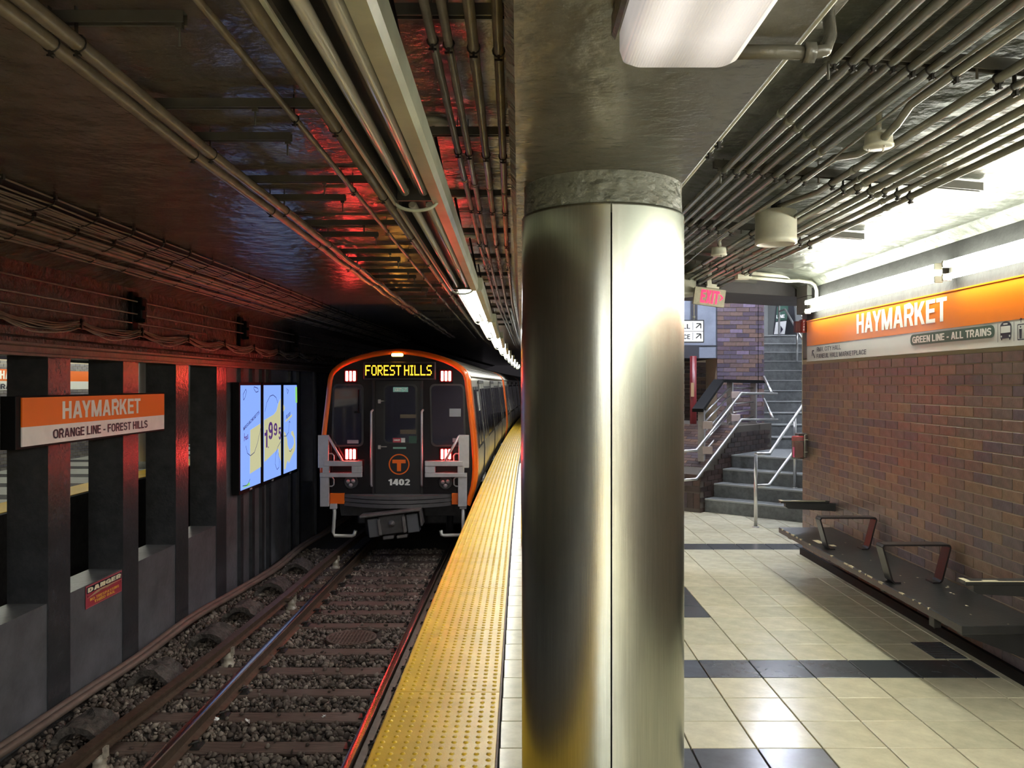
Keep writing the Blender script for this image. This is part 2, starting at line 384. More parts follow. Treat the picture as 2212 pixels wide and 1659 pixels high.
M_PAPER = mat('white_paper', (0.8, 0.8, 0.8), 0.7)
# ================================================================ SETTING
def ylist(a, b, st): n = max(1, int(round((b - a) / st))); return [a + (b - a) * i / n for i in range(n + 1)]
YS = ylist(-20, 4, 4)[:-1] + ylist(4, 60, 2)
def along(sec, ys, name, m, closed=True, drift=1.0, **k):
    mb = MB(); mb.sweep(sec, ys, lambda a, b, y: (a + C(y) * drift, y, EYE + b), closed=closed)
    return obj(name, mb, m, kind='structure', **k)
def E(h): return EYE + h     # heights are given above the eye line

# -------- ceiling of the track side, beam, ceiling of the tiled side
along([(-4.25, 1.03), (-4.2, 1.04), (-3.42, 1.315), (-3.3, 1.35), (0.1, 1.35), (0.1, 1.47), (-3.3, 1.47), (-4.3, 1.2)], YS, 'ceiling', M_CEIL,
      label='dark glossy painted concrete ceiling curving down over the track', cat='ceiling')
bs = []
for i in range(0, 1): pass
along([(0.0, 1.36), (0.0, 0.77), (0.02, 0.75), (0.64, 0.75), (0.66, 0.77), (0.66, 1.36)], YS, 'ceiling_beam', M_BEAM,
      label='deep painted beam resting on the steel clad column', cat='beam')
mb = MB(); secr = [(0.60, 1.2), (1.0, 1.19), (1.6, 1.13), (2.1, 1.07), (2.55, 1.04), (2.8, 0.99), (2.92, 0.90), (2.97, 0.90), (2.97, 1.3), (0.60, 1.3)]
mb.sweep(secr, ylist(-20, 8.27, 2.02), lambda a, b, y: (a, y, EYE + b))
obj('ceiling_right', mb, M_CEILR, kind='structure', label='glossy pale plaster ceiling lit by the tubes above the bench', cat='ceiling')

mb = MB(); mb.prism([(.66, .95), (2.1, .925), (2.95, .872), (7.0, .86), (7.0, 1.3), (.66, 1.3)], 8.28, 9.2, lambda a, b, y: (a, y, EYE + b))
obj('ceiling_header', mb, mat('mauve_grey_header', (.075, .068, .075), .6, var=.15), kind='structure', label='dull grey header beam over the foot of the stairs', cat='beam')
# -------- platform slab, tiles
mb = MB()
mb.sweep([(-0.60, -0.02), (-0.60, -0.30), (-0.75, -0.34), (-0.75, -1.5), (3.05, -1.5), (3.05, -0.012), (-0.60, -0.012)][0:0] or
         [(-0.62, -0.35), (-0.62, -0.022), (-0.05, -0.022), (-0.05, -0.012), (0.7, -0.012), (0.7, -0.35)], YS, lambda a, b, y: (a + C(y) , y, b))
mb.box(0.6, 7.0, -20, 18.0, -0.35, -0.012)
FLOOR = obj('floor', mb, M_GROUT, kind='structure', label='platform floor of square cream tiles with slate bands', cat='floor')
mb = MB(); mb.sweep([(-0.78, -1.6), (-0.78, -0.35), (-0.5, -0.35), (-0.5, -1.6)], YS, lambda a, b, y: (a + C(y), y, b))
obj('wall_platform_edge', mb, M_DARKC, kind='structure', label='sooty concrete face under the platform edge', cat='wall')

T = 0.308; X0 = 1.452 - 4 * T; Y0 = 3.848 - 13 * T
def dark(i, j):       # i column from X0, j row from Y0
    y = Y0 + (j + 0.5) * T; x = X0 + (i + 0.5) * T
    r = round((y - 4.925) / T)
    if r == 0 or r == 12 or r == -12: return True
    if r in (-4,) and x < 1.45: return True
    if 5.9 < y < 6.9 and 1.14 < x < 1.45: return True
    if r == 8 and x < 1.45: return True
    return False
g = 0.0035
def tile_mesh(nm, w, m):
    mb = MB(); mb.bevbox(g, w - g, g, T - g, -0.012, 0.0, b=0.0022); return mb.mesh(nm, m)
tl = tile_mesh('tile', T, M_TILE); td = tile_mesh('tile', T, M_TILED)
M_TILEI = mat('cream_floor_tile_far', (0.56, 0.53, 0.40), 0.2, rnd=[(0.54, 0.50, 0.37), (0.58, 0.54, 0.41), (0.55, 0.52, 0.40), (0.67, 0.62, 0.455), (0.63, 0.59, 0.43)], island=True, var=0.16, vscale=9)
far = MB(); fard = MB(); nt = 0
NC = 9
cells = [(j, i) for j in range(0, 60) for i in range(0, NC)]
vis = []
for j, i in cells:
    x = X0 + i * T; y = Y0 + j * T
    px = CX + F * (x + T) / max(y, .1); py = CY + F * EYE / max(y + T, .1)
    if 3.3 < y and y < 11.0 and px > 1478 and CX + F * x / (y + T) < 2212 and py < 1659: vis.append((j, i))
vis = set(vis[:300])
for j in range(-75, 60):
    for i in range(-1, NC):
        x = X0 + i * T; y = Y0 + j * T
        if y > 18: continue
        d = dark(i, j)
        if i == -1:                                     # cut tiles beside the yellow strip
            xa = -0.062 + C(y + T / 2)
            if xa > X0 - 0.06: continue
            vm = MB(); vm.bevbox(xa + g, X0 - g, y + g, y + T - g, -0.012, 0.0, b=0.0022)
            if 3.4 < y < 7.5: obj('tile', vm, M_TILE, FLOOR, fix=False)
            else: far.bevbox(xa + g, X0 - g, y + g, y + T - g, -0.012, 0.0, b=0.0022)
            continue
        if x > 2.75: continue
        if (j, i) in vis: inst('tile', td if d else tl, FLOOR, (x, y, 0))
        else: (fard if d else far).box(x + g, x + T - g, y + g, y + T - g, -0.012, 0.0)
# tiles of the landing in front of the stairs and beyond
for j in range(28, 55):
    for i in range(9, 21):
        x = X0 + i * T; y = Y0 + j * T
        if y < 8.25 or y > 17.5 or x > 6: continue
        (fard if dark(i, j) else far).box(x + g, x + T - g, y + g, y + T - g, -0.012, 0.0)
far.box(2.83, 2.87, -8, 8.2, -0.01, 0.004)
obj('far_tiles', far, M_TILEI, FLOOR, kind='stuff', fix=False)
obj('far_slate_tiles', fard, M_TILED, FLOOR, kind='stuff', fix=False)
mb = MB(); mb.box(2.87, 2.9, -8, 8.22, -0.02, 0.07); obj('baseboard_right', mb, M_BLACK, kind='structure', label='black strip at the foot of the brick wall', cat='baseboard')
mb = MB(); mb.box(2.62, 2.82, 5.10, 5.42, -0.004, 0.003)
for k in range(9): mb.box(2.63, 2.81, 5.12 + k * 0.033, 5.135 + k * 0.033, 0.003, 0.006)
obj('floor_drain', mb, M_TILED, label='small dark drain grate in the floor under the bench', cat='drain')

# -------- yellow tactile paving: panels with domes
TP = empty('tactile_paving', (-0.36, 0, 0), 'yellow tactile paving strip of domed panels along the platform edge', 'tactile paving')
PL = 1.162; PW = 0.572; ND = 10; MR = 19
pm = MB(); pm.bevbox(-PW / 2, PW / 2, 0.0015, PL - 0.0015, -0.022, 0.003, b=0.002)
for r in range(MR):
    for c in range(ND):
        x = -PW / 2 + 0.032 + c * (PW - 0.064) / (ND - 1); y = 0.036 + r * PL / MR * 0.997
        k = len(pm.v)
        for rr, hh in ((0.0135, 0.003), (0.0105, 0.0068), (0.0055, 0.009)):
            for a in range(8): pm.v.append((x + rr * math.cos(a * math.pi / 4), y + rr * math.sin(a * math.pi / 4), hh))
        for q in range(2):
            for a in range(8): pm.f.append((k + q * 8 + a, k + q * 8 + (a + 1) % 8, k + q * 8 + 8 + (a + 1) % 8, k + q * 8 + 8 + a)); pm.sm.append(True)
        pm.f.append(tuple(k + 16 + a for a in range(8))); pm.sm.append(True)
pme = pm.mesh('panel', M_YEL)
y = 4.541 - 20 * PL + 0.0
while y < 46:
    a = math.atan2(C(y + PL) - C(y), PL)
    inst('panel', pme, TP, (-0.362 + C(y), y, 0), rot=(0, 0, -a)); y += PL
mb = MB(); mb.sweep([(-0.655, -0.09), (-0.655, 0.0), (-0.648, 0.004), (-0.645, -0.02), (-0.62, -0.09)], YS, lambda a, b, y: (a + C(y), y, b))
obj('edge_strip', mb, M_YEL, TP)
mb = MB(); mb.sweep([(-0.076, -0.01), (-0.076, 0.004), (-0.066, 0.004), (-0.066, -0.01)], YS, lambda a, b, y: (a + C(y), y, b))
obj('inner_trim', mb, M_BRONZE, TP)

# -------- right brick wall
mb = MB(); mb.box(2.9, 3.3, -20, 8.22, -0.35, 1.95); 
WR = obj('wall_right', mb, M_MORTAR, kind='structure', label='purple brown brick wall behind the bench', cat='wall')
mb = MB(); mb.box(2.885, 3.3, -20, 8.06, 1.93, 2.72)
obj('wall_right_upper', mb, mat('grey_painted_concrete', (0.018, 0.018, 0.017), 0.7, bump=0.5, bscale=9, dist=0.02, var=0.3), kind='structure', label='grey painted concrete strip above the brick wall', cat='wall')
CH = 0.0677; BL = 0.203
bm_ = MB(); bm_.bevbox(-0.0035, 0.03, 0.003, BL - 0.003, 0.003, CH - 0.003, b=0.0015); brick = bm_.mesh('brick', M_BRICK)
sm_ = MB(); bricks = []
for r in range(-1, 36):
    z = r * CH
    for k in range(-140, 1):
        y = 8.22 + (k - 1) * BL + (0.5 * BL if r % 2 else 0)
        y1 = min(y + BL, 8.22)
        if y1 - y < 0.05 or y < -20: continue
        whole = y1 - y > BL - 0.001
        if z + CH > 1.96: continue
        if whole and y > 4.50 and z >= 0 and y < 8.22: bricks.append((y, z))
        else: sm_.box(2.8965, 2.93, y + .003, y1 - .003, z + .003, z + CH - .003)
bricks.sort(key=lambda b: b[0] + (3 if b[1] < 0.4 and 4.4 < b[0] < 7.4 else 0))
for y, z in bricks[:300]: inst('brick', brick, WR, (2.9, y, z))
for y, z in bricks[300:]: sm_.box(2.8965, 2.93, y + .003, y + BL - .003, z + .003, z + CH - .003)
for r in range(0, 29):      # return face at the corner
    for k in range(3):
        x = 2.9 + k * 0.1035 * 1.0 + (0.05 if r % 2 else 0); sm_.box(x + .004, min(x + .1, 3.29), 8.19, 8.226, r * CH + .0045, (r + 1) * CH - .0045)
obj('far_bricks', sm_, M_BRICKI, WR, kind='stuff')

mb = MB()
for r_ in range(2): mb.bevbox(2.84, 3.3, 7.93, 8.225, 2.39 + .165 * r_, 2.55 + .165 * r_, b=.004)
obj('trim_4', mb, mat('grey_block', (.16, .16, .145), .5, bump=.4, bscale=20, dist=.01), kind='structure', label='grey painted blocks at the top corner of the wall', cat='trim')
mb = MB(); mb.box(2.9, 3.3, 8.05, 8.22, 1.94, 2.72); obj('wall_corner', mb, bpy.data.materials['grey_block'], kind='structure', label='grey painted corner above the bricks', cat='wall')
# -------- back end of the platform, closes the station behind the camera
mb = MB(); mb.box(-15, 7.0, -20.3, -20.0, -2, 3.4); obj('wall_back', mb, M_BRICKI, kind='structure', label='wall closing the station behind the camera', cat='wall')

# -------- left wall: pillars, parapets, rough band
def WL(y): return -4.2 + C(y)
def yat(px, off=0.0):
    y = 8.0
    for _ in range(12): y = (WL(y) + off) * F / (px - CX)
    return y
D = 0.37
edges = [(yat(104), yat(152)), (yat(266), yat(299)), (yat(380), yat(407)), (yat(468), yat(489))]
p0 = edges[0][0] - 1.43; edges = [(p0 - 1.43 * k, p0 + 0.36 - 1.43 * k) for k in range(14, -1, -1)] + edges
first_solid = edges[-1][1]
def slab(mb, y0, y1, xo, depth, z0, z1):        # block following the wall line
    mb.sweep([(xo - depth, z0), (xo, z0), (xo, z1), (xo - depth, z1)], [y0, (y0 + y1) / 2, y1], lambda a, b, y: (WL(y) + a, y, b))
lab = ['nearest', 'second', 'third', 'fourth', 'fifth']
vis_p = edges[-4:]
for i, (a, b) in enumerate(edges):
    mb = MB(); slab(mb, a, b, 0, D, -1.5, E(0.25)); k = i - (len(edges) - 4)
    nm = ['charcoal square pillar behind the left end of the hanging station sign', 'charcoal square pillar just past the danger sign parapet',
          'charcoal square pillar clear of the station sign, third along the track', 'charcoal square pillar where the openings end before the screens']
    obj('pillar', mb, M_PILLAR, kind='structure', label=nm[k] if k >= 0 else 'charcoal square pillar beside the camera, %s back' % ORD[-k - 1], cat='pillar')
nm = ['low grey parapet with the danger sign on it', 'low grey parapet between the second and third pillars', 'low grey parapet nearest the screens']
for i in range(len(edges) - 1):
    mb = MB(); slab(mb, edges[i][1], edges[i + 1][0], -0.012, D - 0.02, -1.5, E(-1.97)); k = i - (len(edges) - 4)
    obj('parapet', mb, M_SILL, kind='structure', label=nm[k] if k >= 0 else 'low grey parapet beside the camera, %s back' % ORD[-k - 1], cat='parapet')
# solid wall beyond: ribs and recessed panels, with one niche after the screens
ysol = ylist(first_solid, 60, 2.5)
mb = MB(); ny0, ny1 = yat(650), yat(681)
def run(y0, y1, xo, z0, z1, dp=0.3): mb.sweep([(xo - dp, z0), (xo, z0), (xo, z1), (xo - dp, z1)], ylist(y0, y1, 1.5), lambda a, b, y: (WL(y) + a, y, b))
run(first_solid, ny0, -0.05, -1.5, E(0.25)); run(ny0, ny1, -0.05, -1.5, E(-1.97)); run(ny1, 60, -0.05, -1.5, E(0.25)); run(ny0, ny1, -0.30, E(-1.97), E(0.25), .2)
WLF = obj('wall_left', mb, M_SILL, kind='structure', label='grey infilled wall behind the advertising screens', cat='wall')
mb = MB()
for px in (520, 545, 566, 581, 628, 646, 684): 
    a = yat(px); slab(mb, a, a + 0.12, 0, 0.06, -1.5, E(0.25))
obj('rib', mb, M_PILLAR, WLF, label='charcoal upright ribs')
# rough band above the openings, ledge and steel lintel
along([(-4.6, 0.25), (-4.2, 0.25), (-4.2, 1.045), (-4.6, 1.045)], YS, 'wall_left_upper', M_UPPER, label='rough dark red painted band of wall above the pillars', cat='wall')
along([(-4.22, 0.39), (-4.13, 0.41), (-4.12, 0.475), (-4.15, 0.49), (-4.22, 0.50)], YS, 'trim_1', M_UPPER, label='rounded ledge under the drooping cables', cat='trim')
along([(-4.22, 0.24), (-4.12, 0.24), (-4.12, 0.262), (-4.17, 0.27), (-4.17, 0.32), (-4.13, 0.33), (-4.13, 0.352), (-4.22, 0.352)], YS, 'trim_2', M_STEELP, label='steel lintel over the pillar openings', cat='trim')

# -------- track bed
mb = MB(); mb.sweep([(-4.6, -1.385), (-0.7, -1.385), (-0.7, -1.6), (-4.6, -1.6)], YS, lambda a, b, y: (a + C(y), y, b))
obj('floor_trackbed', mb, M_BED, kind='structure', label='dark ballasted bed of the track', cat='track bed')

# -------- opposite platform seen through the openings
EDG = -6.9; ZP = -0.05
mb = MB(); mb.box(-14, EDG, -20, 24, ZP - 0.3, ZP); 
OP = obj('floor_opposite', mb, mat('pale_opposite_tile', (0.50, 0.50, 0.48), 0.25, var=0.1), kind='structure', label='pale tiled platform across the far track', cat='floor')
mb = MB(); mb.box(-14, EDG - 0.15, -20, 24, -1.6, ZP - 0.3); mb.box(EDG - .02, -4.55, -20, 24, -1.75, -1.6); mb.box(EDG - .01, EDG + .004, -20, 24, ZP - .3, ZP - .02)
obj('wall_opposite_edge', mb, M_DARKC, kind='structure', label='sooty pit and platform face across the track', cat='wall')
mb = MB()
for k in range(14): mb.box(-13, -7.5, 5 + k * 1.5, 5.5 + k * 1.5, ZP, ZP + 0.004)
obj('slate_band', mb, M_TILED, OP)
mb = MB(); mb.box(EDG - 0.58, EDG, -4, 24, ZP, ZP + 0.01); obj('yellow_edge', mb, M_YEL, OP)
mb = MB(); mb.box(-10.6, -10.3, -20, 24, ZP, 2.2)
OW = obj('wall_opposite', mb, M_MORTAR, kind='structure', label='brick wall of the platform across the tracks', cat='wall')
mb = MB()
for r in range(33):
    for k in range(60):
        y = 11.5 + k * BL * 1.0 + (0.1 if r % 2 else 0); mb.box(-10.29, -10.285, y, y + BL - .01, ZP + r * CH, ZP + (r + 1) * CH - .01)
obj('far_bricks', mb, mat('grey_far_brick', rough=0.4, rnd=[srgb('#6a6468'), srgb('#5d5860'), srgb('#75706f')], island=True), OW, kind='stuff', fix=False)
mb = MB(); mb.box(-14, -4.5, -20, 24, E(0.95), E(1.05)); obj('ceiling_opposite', mb, M_CEIL, kind='structure', label='ceiling over the far track', cat='ceiling')
mb = MB(); mb.box(-14, -4.4, 24, 24.2, -1.7, E(1.05)); obj('wall_opposite_end', mb, M_DARKC, kind='structure', label='end wall across the tracks', cat='wall')
# ================================================================ THE STEEL CLAD COLUMN
cx, cy, R = 0.348, 3.18, 0.31
col = empty('round_column', (cx, cy, 0), 'large round column clad in brushed stainless steel in the middle of the view', 'column')
mb = MB(); mb.lathe([(0.298, -0.012), (0.298, E(0.62))], (cx, cy, 0), n=64); obj('core', mb, M_BLACK, col)
fa = math.atan2(-cy, -cx)                      # direction towards the camera
seam = fa + math.radians(5.9); hw = 0.0095
for a0, a1, l in ((seam + hw, seam + math.pi - hw, 'stainless half shell right of the seam'), (seam + math.pi + hw, seam + 2 * math.pi - hw, 'stainless half shell left of the seam')):
    mb = MB(); mb.lathe([(R - .004, 0.0), (R - .001, .001), (R, .004), (R, .012), (R, .02), (R, 1.1), (R, E(.615)), (R, E(.625)), (R, E(0.632)), (R - 0.003, E(0.636)), (R - .012, E(0.637))], (cx, cy, 0), n=72, a0=a0, a1=a1)
    for a in (a0, a1):                          # turned-in lips at the seam
        c_, s_ = math.cos(a), math.sin(a); k = len(mb.v)
        mb.v += [(cx + R * c_, cy + R * s_, 0), (cx + (R - .011) * c_, cy + (R - .011) * s_, 0), (cx + (R - .011) * c_, cy + (R - .011) * s_, E(.637)), (cx + R * c_, cy + R * s_, E(.637))]
        mb.f.append((k, k + 1, k + 2, k + 3)); mb.sm.append(False)
    obj('cladding_shell', mb, M_STEEL, col, l)
mb = MB(); mb.lathe([(0.301, E(0.60)), (0.302, E(0.66)), (0.300, E(0.72)), (0.303, E(0.77))], (cx, cy, 0), n=64); obj('plaster_collar', mb, M_CAP, col)

# the next columns along the platform, hidden mostly behind the first
for k in (1, 2, 3):
    y = cy + 5.5 * k; x = cx + C(y)
    c2 = empty('round_column', (x, y, 0), 'stainless clad column standing %s behind the large one' % ['', 'first', 'second', 'third'][k], 'column')
    mb = MB(); mb.lathe([(R, 0), (R, E(0.63))], (x, y, 0), n=48); obj('cladding_shell', mb, M_STEEL, c2)
    mb = MB(); mb.lathe([(0.3, E(0.63)), (0.3, E(0.77))], (x, y, 0), n=48); obj('plaster_collar', mb, M_CAP, c2)
# opposite platform column
oc = empty('round_column', (-7.85, 13.9, ZP), 'pale stainless column glimpsed between the pillars on the far platform', 'column')
yy = 17.3; xx = (307 - CX) * yy / F
oc.location = (xx, yy, ZP); oc.matrix_world = Matrix.Translation((xx, yy, ZP))
mb = MB(); mb.lathe([(0.3, ZP), (0.3, E(0.9))], (xx, yy, 0), n=40); obj('cladding_shell', mb, M_STEELR, oc)
mb = MB(); mb.lathe([(0.33, ZP), (0.33, ZP + 0.14), (0.3, ZP + 0.15)], (xx, yy, 0), n=40); obj('base', mb, M_CONC, oc)

# ================================================================ CONDUITS
def ring(mb, c, r, r2=0.003, n=12):     # clamp ring round a pipe that runs along y
    pts = [(c[0] + (r + r2) * math.cos(2 * math.pi * k / n), c[1], c[2] + (r + r2) * math.sin(2 * math.pi * k / n)) for k in range(n + 1)]
    mb.tube(pts, r2, 5, cap=False)
def clamp(parent, c, r, top, mtl=M_CLAMP):
    mb = MB(); ring(mb, c, r); x, y, z = c
    mb.box(x - .004, x + .004, y - .012, y + .012, z - r - .022, z - r)
    mb.tube([(x - .014, y, z - r - .014), (x + .014, y, z - r - .014)], 0.0045, 6)
    mb.box(x - .006, x - .002, y - .01, y + .01, z + r, top)
    return obj('pipe_clamp', mb, mtl, parent)
def coupling(mb, c, r, L=0.045): mb.tube([(c[0], c[1] - L / 2, c[2]), (c[0], c[1] + L / 2, c[2])], r + 0.0035, 12)

rows = [1.36, 2.80, 4.25, 5.68, 7.10, 8.16]
cx_h = [(1.093, 1.080), (1.158, 1.077), (1.224, 1.077), (1.293, 1.073), (1.359, 1.057), (1.425, 1.050), (1.509, 1.038), (1.652, 1.016), (1.711, .991), (1.782, .994), (1.851, .974), (1.923, .974), (1.989, .961), (2.055, .947)]
def ceil_r(x):
    s = secr[:7]
    for (a, b), (c_, d) in zip(s[:-1], s[1:]):
        if a <= x <= c_: return EYE + b + (d - b) * (x - a) / (c_ - a)
    return EYE + 1.2
cr_ = 0.0165
for i, (x, h) in enumerate(cx_h):
    z = E(h + 0.02); r = cr_ if i not in (8, 12) else 0.013
    if i == 11: r = 0.012
    pts = [(x, -8, z), (x, 8.27, z)]
    if i == 6:   # seventh runs into the round box and out again
        pts = [(x, -8, z), (x, 3.02, z), (x + .002, 3.12, z), (1.513, 3.24, E(1.02)), (1.513, 3.36, E(1.0))]
    if i == 7:
        pts = [(x, -8, z), (x, 4.45, z), (1.63, 4.75, z + .02), (1.62, 4.98, z + 0.04), (1.62, 5.03, z - 0.0)]
    if i > 8: pts = [(x, -8, z), (x, 8.1 + 0.03 * (i % 3), z), (x + .01, 8.2 + 0.03 * (i % 3), z + .01)]
    mb = MB(); mb.tube(pts, r, 10)
    for k in (0.62, 3.35 + 0.09 * i, 6.3, ) if i != 6 else (0.62,):
        coupling(mb, (x, k, z), r)
    o = obj('conduit', mb, M_COND, label='%s painted conduit from the beam on the tiled side ceiling' % ORD[i], cat='conduit', group='conduits over the tiled platform', fix=False)
    for ry in rows:
        if (i == 6 and ry > 3) or (i == 7 and ry > 4.3): continue
        clamp(o, (x, ry, z), r, ceil_r(x) - 0.02)
# second legs of the seventh and eighth conduits
mb = MB(); x, h = cx_h[6]; z = E(h + .02)
mb.tube([(1.513, 3.44, E(1.0)), (1.513, 3.60, E(1.005)), (1.51, 3.85, z), (1.509, 4.25, z), (1.509, 6.0, z), (1.535, 6.1, z - .01), (1.55, 6.15, z - .02)], cr_, 10)
o = obj('conduit', mb, M_COND, label='bent conduit leaving the nearer round junction box towards the column', cat='conduit', fix=False)
for ry in (4.25, 5.68): clamp(o, (x, ry, z), cr_, ceil_r(x) - 0.02)
mb = MB(); x, h = cx_h[7]; z = E(h + .02)
mb.tube([(1.63, 5.35, z + .02), (1.65, 5.5, z), (x, 5.68, z), (x, 7.5, z), (1.67, 7.8, z + .02), (1.67, 8.0, z + .03)], cr_, 10)
o = obj('conduit', mb, M_COND, label='conduit between the two cylindrical downlights', cat='conduit', fix=False)
for ry in (5.68, 7.1): clamp(o, (x, ry, z), cr_, ceil_r(x) - 0.02)
# thin cables strapped to conduits six and seven
mb = MB(); pts = []
for k in range(60):
    y = -1 + k * 0.16; s = 0.5 + 0.5 * math.sin(y * 1.9); pts.append((1.44 + 0.055 * s, y, E(1.035 - 0.012 * math.sin(y * 1.3))))
mb.tube(pts, 0.006, 6); obj('cable', mb, M_COND, label='thin loose cable weaving between the sixth and seventh conduits', cat='cable')
# thin conduit along the beam edge
mb = MB(); mb.tube([(0.685 + C(y), y, E(0.80)) for y in ylist(-2, 9, 1)], 0.008, 8)
o = obj('conduit', mb, M_WHITEP, label='thin pale conduit running along the lower edge of the beam', cat='conduit', fix=False)
for y in (2.83, 2.70, 4.6): clamp(o, (0.685 + C(y), y, E(0.80)), 0.008, E(0.83))

# strut channels
def strut(x0, x1, y, z, label, group, zt=None, hang=(), M_=M_STRUT):
    mb = MB(); w = 0.0205; hgt = 0.041
    zt = zt or z
    # channel open towards the floor
    def fn(a, b, x): t = (x - x0) / (x1 - x0); return (x, y + a, z + (zt - z) * t + b)
    sec = [(-w, 0), (w, 0), (w, -hgt), (w - .008, -hgt), (w - .008, -hgt + .004), (w - .0035, -hgt + .004), (w - .0035, -.0035), (-w + .0035, -.0035), (-w + .0035, -hgt + .004), (-w + .008, -hgt + .004), (-w + .008, -hgt), (-w, -hgt)]
    n = len(sec); vs = [fn(a, b, x0) for a, b in sec] + [fn(a, b, x1) for a, b in sec]
    mb.add(vs, [(i, (i + 1) % n, (i + 1) % n + n, i + n) for i in range(n)])
    o = obj('strut_channel', mb, M_, label=label, cat='strut channel', group=group, fix=False)
    for hx in hang:
        b2 = MB(); b2.tube([(hx, y, z - .12), (hx, y, z)], 0.005, 6); b2.box(hx - .012, hx + .012, y - .012, y + .012, z - hgt - .018, z - hgt)
        obj('threaded_rod', b2, M_STRUT, o)
    return o
for k, ry in enumerate(rows):
    strut(1.04, 2.42, ry, E(1.155), '%s cross strut over the tiled side, from the camera' % ORD[k], 'cross struts over the tiled side', zt=E(1.035), hang=(1.075, 1.58))

# round boxes and downlights
for k, (px, py, y, rr) in enumerate(((1898, 306, 3.4, 0.056), (1553, 545, 6.2, 0.056))):
    c = P(px, py, y)
    mb = MB(); mb.lathe([(0.001, .035), (rr * .92, .035), (rr * .95, .02), (rr, -.01), (rr + .003, -.014), (rr + .003, -.022), (rr - .004, -.027), (0.001, -.028)], c, n=28)
    mb.tube([c + Vector((0, 0, .03)), (c.x, c.y, ceil_r(c.x))], 0.012, 8)
    o = obj('junction_box', mb, M_WHITEP, label=['nearer round white junction box among the conduits', 'farther small round white junction box near the column'][k], cat='junction box')
    b2 = MB()
    for a in (40, 160, 280): b2.tube([c + Vector((rr * .7 * math.cos(math.radians(a)), rr * .7 * math.sin(math.radians(a)), -.033)), c + Vector((rr * .7 * math.cos(math.radians(a)), rr * .7 * math.sin(math.radians(a)), -.026))], .004, 8)
    obj('screw', b2, M_STEELR, o)
for k, (x, y, h) in enumerate(((1.62, 5.06, .86), (1.675, 8.06, .86))):
    z = E(h); r = 0.125
    o = empty('downlight', (x, y, z), ['nearer cylindrical downlight can hanging among the conduits', 'farther cylindrical downlight can beside the exit sign'][k], 'light')
    mb = MB(); mb.lathe([(r - .012, z - .004), (r, z), (r, z + .032), (r - .002, z + .034), (r - .002, z + .195), (r - .006, z + .2), (.001, z + .2)], (x, y, 0), n=40); obj('can', mb, M_WHITEP, o)
    mb = MB(); mb.lathe([(r - .012, z - .004), (r - .02, z + .01), (r - .035, z + .1), (.05, z + .13), (.001, z + .13)], (x, y, 0), n=40); obj('reflector', mb, M_REFL, o)
    mb = MB(); mb.tube([(x, y, z + .2), (x, y, ceil_r(x))], .03, 12); obj('stem', mb, M_CLAMP, o)

# ================================================================ TRACK SIDE PIPES
def pathline(name, pts, r, m, label, group=None, cl=(), top=E(1.35), cat='pipe'):
    mb = MB(); mb.tube(pts, r, 12); o = obj(name, mb, m, label=label, cat=cat, group=group, fix=False)
    for c in cl: clamp(o, c, r, top)
    return o
def rat(ratio, y, h): return (ratio * h, y, E(h))
Ly = [3.85 + 1.42 * k for k in range(-3, 10)]; Sy = [2.95 + 1.42 * k for k in range(-3, 10)]
def wavy(rf, h, amp, ph, ya=-8, yb=22, st=0.35):
    out = []; y = ya
    while y < yb:
        w = amp * math.sin(y * 4.42 + ph) * min(1, max(0, (y - 5) / 5)); out.append((rf(y) * (h), y, E(h + w + 0.0))); y += st
    return out
rC = lambda y: np.interp(y, [-8, 0, 2.9, 4.3, 6, 8, 12, 22], [-1.33, -1.335, -1.352, -1.388, -1.39, -1.405, -1.41, -1.33])
rD = lambda y: np.interp(y, [-8, 0, 2.9, 4.3, 6, 8, 12, 22], [-1.25, -1.255, -1.274, -1.308, -1.308, -1.323, -1.325, -1.25])
hC = 1.22
pathline('pipe', wavy(rC, hC, .010, 0), 0.029, M_CONDL, 'outer of the two thick pipes bowing across the track ceiling', cl=[(rC(y) * hC, y, E(hC)) for y in Sy[2:]])
pathline('pipe', wavy(rD, hC, .010, 0.3), 0.029, M_CONDL, 'inner of the two thick pipes bowing across the track ceiling', cl=[(rD(y) * hC, y, E(hC)) for y in Sy[2:]])
hB = 1.24; pathline('pipe', [(-.818 * hB, -8, E(hB)), (-.818 * hB, 6, E(hB)), (-.824 * hB, 12, E(hB)), (-.79 * hB, 22, E(hB))], 0.0155, M_CONDL, 'thin single pipe midway between the thick pair and the lamp housing', cl=[(-.818 * hB, y, E(hB)) for y in Ly[2:]])
hA = 1.2; pathline('pipe', [(-.69 * hA, -8, E(hA)), (-.685 * hA, 12, E(hA)), (-.64 * hA, 22, E(hA))], 0.028, M_CONDL, 'thick pipe running closest to the left of the lamp housing', cl=[(-.687 * hA, y, E(hA)) for y in Ly[2:]])
names4 = ['leftmost', 'second', 'third', 'rightmost']
for i, (rt, r) in enumerate(((-.231, .016), (-.186, .016), (-.114, .019), (-.04, .018))):
    h = 1.18; o = pathline('pipe', [(rt * h, -8, E(h)), (rt * h, 7, E(h)), (rt * h + .05, 12, E(h)), (rt * h + .35, 25, E(h))], r, M_CONDL, '%s of the four pipes beside the beam over the track' % names4[i], cl=[(rt * h, y + 0.03 * i, E(h)) for y in (2.83, 4.18, 5.53, 6.88, 8.23)])
    for y in (1.9, 4.75, 7.6): mb = MB(); coupling(mb, (rt * h, y + .1 * i, E(h)), r); obj('coupling', mb, M_CONDL, o)
